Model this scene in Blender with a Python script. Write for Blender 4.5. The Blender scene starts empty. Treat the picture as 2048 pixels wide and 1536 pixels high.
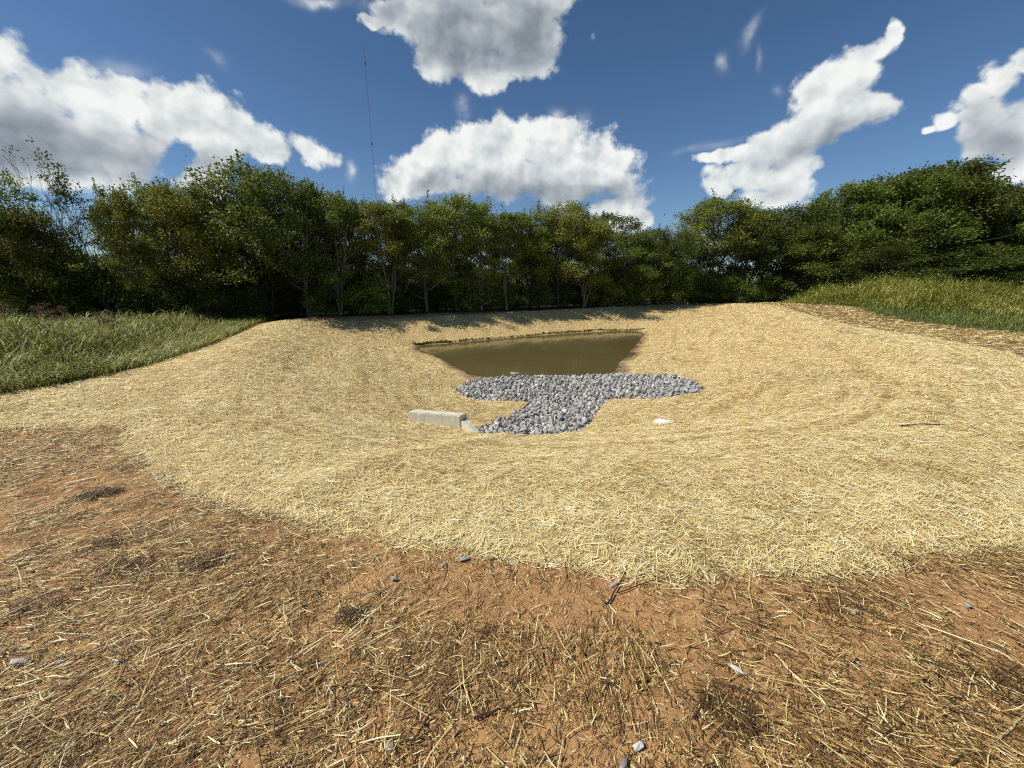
import bpy, math, os, random
import numpy as np
from mathutils import Vector, Matrix

# ------------------------------------------------------------------ camera
scene = bpy.context.scene
COL = scene.collection
CAM_H = 1.6
PITCH = math.radians(14.7)
FPX = 770.0                       # focal length in pixels of the 2048 px wide photo
cam_d = bpy.data.cameras.new('camera')
cam_d.sensor_width = 36.0
cam_d.lens = 36.0 * FPX / 2048.0
cam_d.clip_start = 0.05
cam_d.clip_end = 8000
cam = bpy.data.objects.new('camera', cam_d)
COL.objects.link(cam)
cam.location = (0, 0, CAM_H)
cam.rotation_euler = (math.pi / 2 - PITCH, 0, 0)
scene.camera = cam

SUN_AZ = math.radians(-105.5)        # measured from +Y (view direction) towards +X
SUN_EL = math.radians(51)
SUN_DIR = np.array([math.sin(SUN_AZ) * math.cos(SUN_EL), math.cos(SUN_AZ) * math.cos(SUN_EL), math.sin(SUN_EL)])

scene.view_settings.view_transform = 'Standard'
scene.view_settings.look = 'None'
scene.view_settings.gamma = 1.0
scene.view_settings.use_curve_mapping = False
scene.view_settings.exposure = 0.0
scene.cycles.use_denoising = False
scene.cycles.pixel_filter_type = 'BLACKMAN_HARRIS'
scene.cycles.filter_width = 1.15
scene.cycles.sample_clamp_indirect = 4.0
scene.cycles.max_bounces = 6
scene.cycles.diffuse_bounces = 2
scene.cycles.glossy_bounces = 3
scene.cycles.transmission_bounces = 3
scene.cycles.transparent_max_bounces = 6
scene.render.film_transparent = False

def ray(px, py):
    """direction (world) of a photo pixel, 2048x1536"""
    x = (px - 1024) / FPX
    y = -(py - 768) / FPX
    c, s = math.cos(PITCH), math.sin(PITCH)
    return np.array([x, c + y * s, -s + y * c])

def azel(px, py):
    d = ray(px, py)
    return np.array([math.atan2(d[0], d[1]), math.atan2(d[2], math.hypot(d[0], d[1]))])

# ------------------------------------------------------------------ node helpers
def nd(nt, kind, **kw):
    n = nt.nodes.new(kind)
    for k, v in kw.items():
        setattr(n, k, v)
    return n

def setin(n, name, v):
    n.inputs[name].default_value = v

def math_n(nt, op, a, b=None, c=None, clamp=False):
    n = nt.nodes.new('ShaderNodeMath'); n.operation = op; n.use_clamp = clamp
    for i, v in enumerate((a, b, c)):
        if v is None: continue
        if isinstance(v, (int, float)): n.inputs[i].default_value = v
        else: nt.links.new(v, n.inputs[i])
    return n.outputs[0]

def mixc(nt, fac, a, b, blend='MIX'):
    n = nt.nodes.new('ShaderNodeMix'); n.data_type = 'RGBA'; n.blend_type = blend
    n.clamp_factor = True
    for sock, v in ((n.inputs[0], fac), (n.inputs[6], a), (n.inputs[7], b)):
        if isinstance(v, (int, float)): sock.default_value = v
        elif isinstance(v, tuple): sock.default_value = v if len(v) == 4 else v + (1,)
        else: nt.links.new(v, sock)
    return n.outputs[2]

def ramp(nt, fac, stops, interp='LINEAR'):
    n = nt.nodes.new('ShaderNodeValToRGB')
    cr = n.color_ramp; cr.interpolation = interp
    while len(cr.elements) > 1: cr.elements.remove(cr.elements[-1])
    first = True
    for p, c in stops:
        if not isinstance(c, tuple): c = (c, c, c)
        if first:
            e = cr.elements[0]; e.position = p; first = False
        else:
            e = cr.elements.new(p)
        e.color = c if len(c) == 4 else c + (1,)
    nt.links.new(fac, n.inputs[0])
    return n.outputs[0]

def noise(nt, vec, scale, detail=3, rough=0.5, dist=0.0, out=0):
    n = nt.nodes.new('ShaderNodeTexNoise')
    n.inputs['Scale'].default_value = scale
    n.inputs['Detail'].default_value = detail
    n.inputs['Roughness'].default_value = rough
    n.inputs['Distortion'].default_value = dist
    if vec is not None: nt.links.new(vec, n.inputs['Vector'])
    return n.outputs[out]

# ------------------------------------------------------------------ world: sky + clouds
def blob_params(b):
    cx, cy, rx, ry, rot = b
    c0 = azel(cx, cy)
    e = 4.0
    J = np.array([(azel(cx + e, cy) - c0) / e, (azel(cx, cy + e) - c0) / e]).T
    r = math.radians(rot)
    R = np.array([[math.cos(r), -math.sin(r)], [math.sin(r), math.cos(r)]])
    A = J @ R @ np.diag([rx, ry])
    U, S, Vt = np.linalg.svd(A)
    return c0, S, math.atan2(U[1, 0], U[0, 0])

# (centre x, centre y, radius x, radius y, rotation) in photo pixels, turned into azimuth / elevation
CLOUDS = [
 (-60,150,95,90,0),(0,130,50,75,20),(30,230,150,90,0),(60,290,190,70,0),(150,190,75,55,0),(215,215,70,55,0),
 (230,300,130,60,0),(380,225,84,68,0),(330,250,60,50,0),(445,260,75,50,15),(530,290,75,34,12),(625,303,46,26,25),
 (395,330,75,38,0),(400,358,52,20,0),(-60,300,130,80,0),
 (100,345,150,40,0),(250,345,70,34,0),(410,385,40,26,0),(440,310,60,40,0),(820,378,50,26,0),(900,372,70,26,0),
 (825,345,58,44,0),(850,315,30,30,0),(900,300,50,48,0),(955,275,60,42,0),(1040,290,105,52,0),(1120,285,60,48,0),(1135,330,120,58,0),
 (1215,330,62,46,0),(1250,372,44,36,0),(1000,350,150,42,0),(1120,378,120,34,0),(1230,418,64,20,-8),(1265,445,26,24,0),
 (960,-50,230,70,0),(900,20,150,70,0),(925,80,95,62,0),(1030,50,110,85,0),(1110,5,58,48,0),(790,25,60,36,0),(745,48,22,14,20),
 (880,130,46,40,0),(965,150,44,36,0),(1040,115,55,40,0),
 (1792,58,22,26,0),(1765,92,40,26,-30),(1740,125,45,42,0),(1690,165,60,42,-30),(1640,205,78,48,-35),(1760,205,48,36,0),(1700,215,86,50,-10),
 (1620,250,90,42,-20),(1560,283,80,32,-20),(1480,306,80,17,-8),(1425,314,44,12,-6),(1500,345,62,22,0),(1560,352,70,36,0),(1448,358,22,22,-30),(1600,340,34,28,0),
 (1530,316,46,28,-20),(1600,300,46,30,-20),(1540,392,70,26,0),(1590,370,50,30,0),(1440,375,26,24,-20),(1500,350,80,30,0),(1600,325,50,28,0),(1250,440,46,26,0),
 (2000,150,52,34,-30),(2045,118,36,24,0),(1955,180,36,24,-30),(1985,245,78,58,0),(2050,270,60,80,0),(1885,243,36,15,-28),(1845,262,22,8,-25),
 (2020,340,62,22,-15),
]
WISPS = [(1502,70,34,9,-60,.45),(1441,136,10,18,0,.5),(697,342,10,18,0,.8),(1516,118,6,18,10,.25),(640,2,60,12,8,.7),(735,8,12,30,0,.5),(430,108,26,10,35,.25),(250,150,60,18,5,.3),(1315,402,8,8,0,.35),(1110,228,12,12,0,.6),(1560,178,10,10,0,.2),(925,222,14,20,0,.6),(1160,262,16,30,0,.45),(1410,292,60,9,-10,.35)]
HOLES = [(345,318,34,36,-20)]

SHADES = [(-40,285,190,62,5,.9),(120,300,190,50,5,.9),(250,340,110,45,10,.8),(30,200,80,40,30,.45),(420,320,90,30,8,.55),(560,312,70,18,12,.4),
 (985,45,150,95,0,1.1),(900,100,95,50,0,.85),(1030,90,80,55,0,.85),(800,30,70,40,0,.45),
 (1080,385,190,34,0,.8),(930,370,110,34,0,.55),(1190,392,90,26,0,.8),(1000,300,60,18,0,.3),
 (1700,252,120,30,-14,.6),(1560,310,80,24,-20,.5),(1560,385,60,20,0,.5),(1660,290,80,20,-20,.5),
 (1990,285,80,60,0,.75),(2040,180,40,26,0,.5),(1960,215,50,20,-30,.4)]

SKY_STRENGTH = 0.076
SKY_SAT = 1.12

def quad_terms(b):
    c0, S, a = blob_params(b)
    ca, sa = math.cos(a), math.sin(a)
    R = np.array([[ca, -sa], [sa, ca]]); Q = R @ np.diag(1 / S ** 2) @ R.T
    L = -2 * Q @ c0; f = float(c0 @ Q @ c0)
    return (Q[0, 0], 2 * Q[0, 1], Q[1, 1]), (L[0], L[1], f)

def build_world():
    w = bpy.data.worlds.new('World'); scene.world = w; w.use_nodes = True
    nt = w.node_tree; nt.nodes.clear()
    out = nd(nt, 'ShaderNodeOutputWorld'); bg = nd(nt, 'ShaderNodeBackground')
    nt.links.new(bg.outputs[0], out.inputs[0])
    sky = nd(nt, 'ShaderNodeTexSky', sky_type='NISHITA')
    sky.sun_disc = False; sky.sun_elevation = SUN_EL; sky.sun_rotation = SUN_AZ
    sky.altitude = 100; sky.air_density = 1.0; sky.dust_density = 0.3; sky.ozone_density = 1.8
    hs = nd(nt, 'ShaderNodeHueSaturation'); hs.inputs['Saturation'].default_value = SKY_SAT; hs.inputs['Value'].default_value = 1.0
    nt.links.new(sky.outputs[0], hs.inputs['Color'])
    tc = nd(nt, 'ShaderNodeTexCoord')
    sx = nd(nt, 'ShaderNodeSeparateXYZ'); nt.links.new(tc.outputs['Generated'], sx.inputs[0])
    X, Y, Z = sx.outputs
    az = math_n(nt, 'ARCTAN2', X, Y)
    hyp = math_n(nt, 'SQRT', math_n(nt, 'ADD', math_n(nt, 'MULTIPLY', X, X), math_n(nt, 'MULTIPLY', Y, Y)))
    el = math_n(nt, 'ARCTAN2', Z, hyp)
    cv = nd(nt, 'ShaderNodeCombineXYZ'); nt.links.new(az, cv.inputs[0]); nt.links.new(el, cv.inputs[1])
    tint = mixc(nt, 1.0, hs.outputs[0], ramp(nt, el, [(0.0, (0.92, 1.05, 1.22)), (0.35, (0.90, 1.0, 1.12)), (0.75, (0.80, 0.93, 1.0))]), 'MULTIPLY')
    vec = cv.outputs[0]
    def n2d(v, scale, detail, rough, out=0):
        n = nt.nodes.new('ShaderNodeTexNoise'); n.noise_dimensions = '2D'
        n.inputs['Scale'].default_value = scale; n.inputs['Detail'].default_value = detail; n.inputs['Roughness'].default_value = rough
        nt.links.new(v, n.inputs['Vector']); return n.outputs[out]
    cn = nd(nt, 'ShaderNodeCombineXYZ'); nt.links.new(az, cn.inputs[0]); nt.links.new(math_n(nt, 'DIVIDE', Z, math_n(nt, 'MAXIMUM', hyp, 0.15)), cn.inputs[1]); nvec = cn.outputs[0]
    wn = n2d(nvec, 7.0, 4, 0.6, 1)
    v1 = nd(nt, 'ShaderNodeVectorMath', operation='SUBTRACT'); nt.links.new(wn, v1.inputs[0]); v1.inputs[1].default_value = (.5, .5, .5)
    v2 = nd(nt, 'ShaderNodeVectorMath', operation='MULTIPLY_ADD'); nt.links.new(v1.outputs[0], v2.inputs[0]); v2.inputs[1].default_value = (0.05, 0.04, 0); nt.links.new(vec, v2.inputs[2])
    sw = nd(nt, 'ShaderNodeSeparateXYZ'); nt.links.new(v2.outputs[0], sw.inputs[0]); x, y = sw.outputs[0], sw.outputs[1]
    c1 = nd(nt, 'ShaderNodeCombineXYZ'); nt.links.new(math_n(nt, 'MULTIPLY', x, x), c1.inputs[0]); nt.links.new(math_n(nt, 'MULTIPLY', x, y), c1.inputs[1]); nt.links.new(math_n(nt, 'MULTIPLY', y, y), c1.inputs[2])
    c2 = nd(nt, 'ShaderNodeCombineXYZ'); nt.links.new(x, c2.inputs[0]); nt.links.new(y, c2.inputs[1]); c2.inputs[2].default_value = 1.0
    sv = nd(nt, 'ShaderNodeSeparateXYZ'); nt.links.new(vec, sv.inputs[0]); x, y = sv.outputs[0], sv.outputs[1]
    u1 = nd(nt, 'ShaderNodeCombineXYZ'); nt.links.new(math_n(nt, 'MULTIPLY', x, x), u1.inputs[0]); nt.links.new(math_n(nt, 'MULTIPLY', x, y), u1.inputs[1]); nt.links.new(math_n(nt, 'MULTIPLY', y, y), u1.inputs[2])
    u2 = nd(nt, 'ShaderNodeCombineXYZ'); nt.links.new(x, u2.inputs[0]); nt.links.new(y, u2.inputs[1]); u2.inputs[2].default_value = 1.0
    def q(b, c1=c1, c2=c2):
        A, B = quad_terms(b)
        d1 = nd(nt, 'ShaderNodeVectorMath', operation='DOT_PRODUCT'); nt.links.new(c1.outputs[0], d1.inputs[0]); d1.inputs[1].default_value = A
        d2 = nd(nt, 'ShaderNodeVectorMath', operation='DOT_PRODUCT'); nt.links.new(c2.outputs[0], d2.inputs[0]); d2.inputs[1].default_value = B
        return math_n(nt, 'ADD', d1.outputs['Value'], d2.outputs['Value'])
    acc = None
    for b in CLOUDS:
        d = q(b); acc = d if acc is None else math_n(nt, 'SMOOTH_MIN', acc, d, 0.35)
    dist = math_n(nt, 'SQRT', math_n(nt, 'MAXIMUM', acc, 0.0))
    for b in HOLES:
        dist = math_n(nt, 'SMOOTH_MAX', dist, math_n(nt, 'SUBTRACT', 2.0, math_n(nt, 'SQRT', math_n(nt, 'MAXIMUM', q(b), 0.0))), 0.25)
    base = math_n(nt, 'SUBTRACT', 1.0, dist)
    shade = None
    for b in SHADES:
        g = math_n(nt, 'MULTIPLY', math_n(nt, 'EXPONENT', math_n(nt, 'MULTIPLY', q(b[:5], u1, u2), -1.0)), b[5])
        shade = g if shade is None else math_n(nt, 'MAXIMUM', shade, g) if False else math_n(nt, 'ADD', shade, g)
    def shifted(dx, dy):
        v = nd(nt, 'ShaderNodeVectorMath', operation='ADD'); nt.links.new(v2.outputs[0], v.inputs[0]); v.inputs[1].default_value = (dx, dy, 0); return v.outputs[0]
    def billow(v, scale, detail):
        return math_n(nt, 'SUBTRACT', 0.17, math_n(nt, 'ABSOLUTE', math_n(nt, 'SUBTRACT', n2d(v, scale, detail, 0.5), 0.5)))
    a = math_n(nt, 'SUBTRACT', n2d(nvec, 12.0, 7, 0.60), 0.5)
    f0 = math_n(nt, 'ADD', math_n(nt, 'MULTIPLY', a, 1.75), math_n(nt, 'MULTIPLY', billow(nvec, 19.0, 3), -0.9))
    def puffs(dx, dy):
        v = nd(nt, 'ShaderNodeVectorMath', operation='ADD'); nt.links.new(nvec, v.inputs[0]); v.inputs[1].default_value = (dx + 3.1, dy + 1.7, 0)
        return math_n(nt, 'ADD', n2d(v.outputs[0], 11.0, 5.0, 0.5), math_n(nt, 'MULTIPLY', math_n(nt, 'ABSOLUTE', math_n(nt, 'SUBTRACT', n2d(v.outputs[0], 15.0, 3.0, 0.5), 0.5)), -0.55))
    b0 = puffs(0, 0); b1 = puffs(-0.014, 0.020)
    dens = math_n(nt, 'ADD', math_n(nt, 'ADD', base, 0.19), f0)
    mask = nd(nt, 'ShaderNodeMapRange', interpolation_type='SMOOTHSTEP'); nt.links.new(dens, mask.inputs[0])
    mask.inputs[1].default_value = -0.12; mask.inputs[2].default_value = 0.36
    wsp = None
    for b in WISPS:
        g = math_n(nt, 'MULTIPLY', math_n(nt, 'EXPONENT', math_n(nt, 'MULTIPLY', q(b[:5]), -1.2)), b[5])
        wsp = g if wsp is None else math_n(nt, 'ADD', wsp, g)
    wsp = math_n(nt, 'MULTIPLY', wsp, math_n(nt, 'MULTIPLY_ADD', a, 3.0, 0.75, clamp=True), clamp=True)
    edge = math_n(nt, 'MULTIPLY', math_n(nt, 'SUBTRACT', b0, b1), 0.90)
    shade = math_n(nt, 'MULTIPLY', math_n(nt, 'MINIMUM', shade, 1.0), math_n(nt, 'MULTIPLY_ADD', b0, 0.9, 0.50))
    lum = math_n(nt, 'SUBTRACT', math_n(nt, 'ADD', edge, 0.93), math_n(nt, 'MULTIPLY', shade, 0.53))
    ccol = ramp(nt, lum, [(0.0, (0.16, 0.19, 0.22)), (0.30, (0.24, 0.28, 0.32)), (0.55, (0.42, 0.465, 0.50)), (0.80, (0.70, 0.735, 0.74)), (1.0, (0.93, 0.945, 0.92))])
    SKY = SKY_STRENGTH
    csc = nd(nt, 'ShaderNodeVectorMath', operation='SCALE'); nt.links.new(ccol, csc.inputs[0]); csc.inputs['Scale'].default_value = 1.0 / SKY
    fin = mixc(nt, math_n(nt, 'MULTIPLY', math_n(nt, 'MAXIMUM', mask.outputs[0], wsp), 0.97), tint, csc.outputs[0])
    nt.links.new(fin, bg.inputs[0]); bg.inputs[1].default_value = SKY
    w.cycles.sampling_method = 'MANUAL'; w.cycles.sample_map_resolution = 256
build_world()

# ------------------------------------------------------------------ sun
sl = bpy.data.lights.new('sun', 'SUN'); sl.energy = 4.8; sl.angle = math.radians(0.5); sl.color = (1.0, 0.945, 0.84)
so = bpy.data.objects.new('sun', sl); COL.objects.link(so)
so.rotation_euler = Vector(SUN_DIR).to_track_quat('Z', 'Y').to_euler()
so.location = (-20, 5, 30)

# ------------------------------------------------------------------ object helpers
def tag(o, label=None, cat=None, group=None, kind=None):
    if label: o['label'] = label
    if cat: o['category'] = cat
    if group: o['group'] = group
    if kind: o['kind'] = kind
    return o

def mesh_np(name, V, F, mats, attrs=None, smooth=False, matidx=None):
    """V (n,3); F list of arrays (m,k) of equal k per array"""
    me = bpy.data.meshes.new(name)
    V = np.ascontiguousarray(V, dtype=np.float32)
    if not isinstance(F, (list, tuple)): F = [F]
    me.vertices.add(len(V)); me.vertices.foreach_set('co', V.ravel())
    loops = np.concatenate([f.ravel() for f in F]).astype(np.int32)
    tot = np.concatenate([np.full(len(f), f.shape[1], dtype=np.int32) for f in F])
    start = np.concatenate([[0], np.cumsum(tot)[:-1]]).astype(np.int32)
    me.loops.add(len(loops)); me.loops.foreach_set('vertex_index', loops)
    me.polygons.add(len(tot)); me.polygons.foreach_set('loop_start', start); me.polygons.foreach_set('loop_total', tot)
    if smooth: me.polygons.foreach_set('use_smooth', np.ones(len(tot), dtype=bool))
    if matidx is not None: me.polygons.foreach_set('material_index', np.ascontiguousarray(matidx, dtype=np.int32))
    for k, a in (attrs or {}).items():
        at = me.attributes.new(k, 'FLOAT', 'POINT'); at.data.foreach_set('value', np.ascontiguousarray(a, dtype=np.float32))
    for m in (mats if isinstance(mats, (list, tuple)) else [mats]): me.materials.append(m)
    me.update(calc_edges=True)
    return me

def link(name, me, parent=None, loc=None):
    o = bpy.data.objects.new(name, me); COL.objects.link(o)
    if parent is not None: o.parent = parent
    if loc is not None: o.location = loc
    return o

def vnoise(x, y, seed=0):
    """value noise 0..1"""
    xi = np.floor(x).astype(np.int64); yi = np.floor(y).astype(np.int64)
    fx = x - xi; fy = y - yi
    fx = fx * fx * (3 - 2 * fx); fy = fy * fy * (3 - 2 * fy)
    def h(a, b):
        n = (a * 374761393 + b * 668265263 + seed * 974634777) & 0x7fffffff
        n = ((n ^ (n >> 13)) * 1274126177) & 0x7fffffff
        return ((n ^ (n >> 16)) & 0xffff) / 65535.0
    return (h(xi, yi) * (1 - fx) + h(xi + 1, yi) * fx) * (1 - fy) + (h(xi, yi + 1) * (1 - fx) + h(xi + 1, yi + 1) * fx) * fy

def fbm(x, y, seed=0, octv=4, rough=0.5):
    r = 0; a = 1; t = 0
    for i in range(octv):
        r = r + a * vnoise(x * 2 ** i + 17.3 * i, y * 2 ** i - 9.1 * i, seed + i); t += a; a *= rough
    return r / t

def sstep(a, b, x):
    t = np.clip((x - a) / (b - a), 0, 1); return t * t * (3 - 2 * t)

def poly_sd(P, x, y):
    """signed distance to polygon, positive inside"""
    P = np.asarray(P, float); n = len(P)
    x = np.asarray(x, float); y = np.asarray(y, float)
    d = np.full(x.shape, 1e18); ins = np.zeros(x.shape, bool)
    for i in range(n):
        ax, ay = P[i]; bx, by = P[(i + 1) % n]
        ex, ey = bx - ax, by - ay
        t = np.clip(((x - ax) * ex + (y - ay) * ey) / (ex * ex + ey * ey + 1e-12), 0, 1)
        dx = x - ax - t * ex; dy = y - ay - t * ey
        d = np.minimum(d, dx * dx + dy * dy)
        c = ((ay > y) != (by > y)) & (x < ex * (y - ay) / (ey if abs(ey) > 1e-12 else 1e-12) + ax)
        ins ^= c
    d = np.sqrt(d)
    return np.where(ins, d, -d)

def smooth_poly(P, it=2):
    P = np.asarray(P, float)
    for _ in range(it):
        Q = np.roll(P, -1, 0)
        P = np.stack([0.75 * P + 0.25 * Q, 0.25 * P + 0.75 * Q], 1).reshape(-1, 2)
    return P

def unproj(px, py, z):
    d = ray(px, py); t = (z - CAM_H) / d[2]
    return (d[0] * t, d[1] * t)

# ------------------------------------------------------------------ terrain
WZ = -0.90
RIM = smooth_poly([unproj(585, 648, 0), unproj(700, 641, 0), unproj(1000, 628, 0), unproj(1200, 620, 0), unproj(1340, 615, 0), (14.6, 27.4), (15.0, 24.0),
       (13.0, 18.5), (10.0, 13.0), (8.8, 8.5), (6.8, 4.8), (3.4, 3.0), (-0.8, 2.7), (-3.2, 3.6), (-4.7, 5.6), (-5.6, 8.2), (-7.0, 11.6)], 2)
SH = [(822, 692), (885, 722), (935, 748), (950, 790), (960, 835), (1010, 858), (1120, 855), (1190, 835), (1205, 790), (1228, 745), (1260, 705), (1298, 662), (1200, 664), (1100, 671), (1000, 679), (900, 688)]
FLOOR = smooth_poly([unproj(a, b, WZ if b < 760 else WZ + 0.12) for a, b in SH], 1)

def terrain(x, y, fine=True):
    x = np.asarray(x, float); y = np.asarray(y, float)
    dR = poly_sd(RIM, x, y); dF = poly_sd(FLOOR, x, y)
    s = np.clip(dR, 0, None) / (np.clip(dR, 0, None) + np.clip(-dF, 0, None) + 1e-6)
    s = np.where(dR <= 0, 0, s)
    prof = np.where(s < 1, s * 0.40 + 0.60 * s * s * (3 - 2 * s), 1.0)
    # round the crest off
    prof = prof - 0.03 * np.exp(-(s / 0.16) ** 2) * s / 0.16
    zb = WZ + 0.20 * sstep(9.0, 6.2, y)                    # the inlet end of the floor lies a little higher
    z = prof * zb
    z = np.where(dF > 0, z - np.minimum(dF * 0.30, 0.5) * sstep(10.0, 11.2, y), z)
    # crest outside the rim falls a little
    z = z + 0.19 * np.exp(-((dR + 0.35) / 1.05) ** 2) * sstep(4.5, 8, y)
    # mounds beyond the right of the mat
    z = z + 0.85 * np.exp(-(((x - 21.5) / 6.5) ** 2 + ((y - 21.5) / 3.6) ** 2)) + 0.35 * np.exp(-(((x - 33) / 7.0) ** 2 + ((y - 21.0) / 3.6) ** 2)) + 0.25 * sstep(18, 40, x)
    # far field undulation
    z = z + 0.6 * (fbm(x / 90, y / 90, 3, 3) - 0.5) * sstep(60, 200, np.hypot(x, y))
    if fine:
        near = 1 - sstep(7, 14, np.hypot(x, y))
        z = z + 0.05 * (fbm(x / 1.1, y / 1.1, 11, 4) - 0.5) * (0.4 + near) + 0.020 * (fbm(x / 0.16, y / 0.16, 21, 3) - 0.5) * near
        z = z + 0.04 * (fbm(x / 3.0, y / 3.0, 31, 3) - 0.5)
    return z

def slope_s(x, y):
    dR = poly_sd(RIM, x, y); dF = poly_sd(FLOOR, x, y)
    return np.clip(dR, -3, None) / (np.clip(dR, 0, None) + np.clip(-dF, 0, None) + 0.8)

def hit(px, py, dz=0.0, floor=-9.0):
    d = ray(px, py)
    t = np.concatenate([np.arange(0.5, 12, 0.02), np.arange(12, 90, 0.05)])
    P = np.array([0, 0, CAM_H]) + t[:, None] * d
    h = P[:, 2] - (np.maximum(terrain(P[:, 0], P[:, 1], False), floor) + dz)
    k = np.argmax(h < 0) if (h < 0).any() else len(t) - 1
    return P[k]

def axis(fine0, fine1, step, lo, hi, mid_step=0.12, mid=(None, None)):
    a = [np.arange(fine0, fine1, step)]
    left = []; v = fine0; s = step
    while v > lo:
        s = min(s * 1.06, 400) if v < mid[0] else min(s * 1.03, mid_step); v -= s; left.append(v)
    right = []; v = fine1; s = step
    while v < hi:
        right.append(v); s = min(s * 1.06, 400) if v > mid[1] else min(s * 1.03, mid_step); v += s
    return np.concatenate([np.array(left[::-1]), a[0], np.array(right)])

GX = axis(-3.2, 3.2, 0.03, -3000, 3000, 0.11, (-16, 20))
GY = axis(0.6, 4.0, 0.03, -3000, 5000, 0.11, (0, 30))
XX, YY = np.meshgrid(GX, GY)
ZZ = terrain(XX, YY)
DR_G = poly_sd(RIM, XX, YY)

def hz(x, y):
    """fast bilinear lookup of the terrain mesh"""
    i = np.clip(np.searchsorted(GX, x) - 1, 0, len(GX) - 2); j = np.clip(np.searchsorted(GY, y) - 1, 0, len(GY) - 2)
    fx = (x - GX[i]) / (GX[i + 1] - GX[i]); fy = (y - GY[j]) / (GY[j + 1] - GY[j])
    return (ZZ[j, i] * (1 - fx) + ZZ[j, i + 1] * fx) * (1 - fy) + (ZZ[j + 1, i] * (1 - fx) + ZZ[j + 1, i + 1] * fx) * fy

def grid_faces(ny, nx, keep=None):
    idx = np.arange(ny * nx).reshape(ny, nx)
    q = np.stack([idx[:-1, :-1], idx[:-1, 1:], idx[1:, 1:], idx[1:, :-1]], -1).reshape(-1, 4)
    return q if keep is None else q[keep.ravel()]

# straw mat outline (photo points on ground level, far side follows the rim)
MAT = np.array([unproj(-260, 812, 0), unproj(0, 790, 0), unproj(110, 772, 0), unproj(200, 755, 0), unproj(300, 733, 0), unproj(390, 708, 0), unproj(470, 678, 0), unproj(530, 654, 0.05),
       unproj(600, 643, 0.1), unproj(800, 634, 0.1), unproj(1000, 625, 0.1), unproj(1200, 617, 0.1), unproj(1340, 612, 0.1), unproj(1480, 612, 0.1),
       unproj(1500, 618, 0.05), unproj(1580, 632, 0), unproj(1700, 657, 0), unproj(1800, 668, 0), unproj(1900, 684, 0), unproj(2048, 716, 0), unproj(2300, 790, 0), unproj(2300, 1140, 0),
       unproj(2048, 1118, 0), unproj(1900, 1108, 0), unproj(1810, 1102, 0), unproj(1770, 1140, 0), unproj(1600, 1150, 0), unproj(1440, 1146, 0), unproj(1310, 1152, 0),
       unproj(1180, 1140, 0), unproj(1100, 1118, 0), unproj(1040, 1112, 0), unproj(960, 1104, 0), unproj(870, 1090, 0), unproj(820, 1085, 0), unproj(700, 1075, 0),
       unproj(620, 1046, 0), unproj(520, 1024, 0), unproj(420, 1000, 0), unproj(350, 965, 0), unproj(270, 925, 0), unproj(230, 885, 0), unproj(250, 858, 0), unproj(120, 852, 0), unproj(0, 863, 0), unproj(-260, 890, 0)])
def mat_sd(x, y):
    wob = 0.10 * (fbm(x / 0.35, y / 0.35, 51, 3) - 0.5)
    return poly_sd(MAT, x, y) + wob * 1.6

LEFTG = np.array([unproj(-300, 815, 0), unproj(0, 792, 0), unproj(200, 757, 0), unproj(300, 735, 0), unproj(390, 710, 0), unproj(450, 684, 0), unproj(500, 660, 0), unproj(520, 650, 0), (-10.5, 17.5), (-40, 4), (-40, 2), (-12, 2)])
RIGHTG = np.array([unproj(1485, 613, 0), unproj(1530, 618, 0), unproj(1700, 632, 0), unproj(1800, 645, 0), unproj(1900, 655, 0), unproj(2048, 668, 0), unproj(2300, 705, 0), (60, 12), (80, 40), (14, 34), (15, 28)])

# ------------------------------------------------------------------ materials
def new_mat(name):
    m = bpy.data.materials.new(name); m.use_nodes = True
    nt = m.node_tree; nt.nodes.clear()
    out = nd(nt, 'ShaderNodeOutputMaterial'); p = nd(nt, 'ShaderNodeBsdfPrincipled')
    nt.links.new(p.outputs[0], out.inputs[0])
    p.inputs['Roughness'].default_value = 0.85
    if 'Specular IOR Level' in p.inputs: p.inputs['Specular IOR Level'].default_value = 0.25
    return m, nt, p, out

def attr(nt, name):
    a = nd(nt, 'ShaderNodeAttribute', attribute_name=name); return a.outputs['Fac']

def bump(nt, h, strength, dist=0.02, prev=None):
    b = nd(nt, 'ShaderNodeBump'); b.inputs['Strength'].default_value = strength; b.inputs['Distance'].default_value = dist
    nt.links.new(h, b.inputs['Height'])
    if prev is not None: nt.links.new(prev, b.inputs['Normal'])
    return b.outputs[0]

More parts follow.
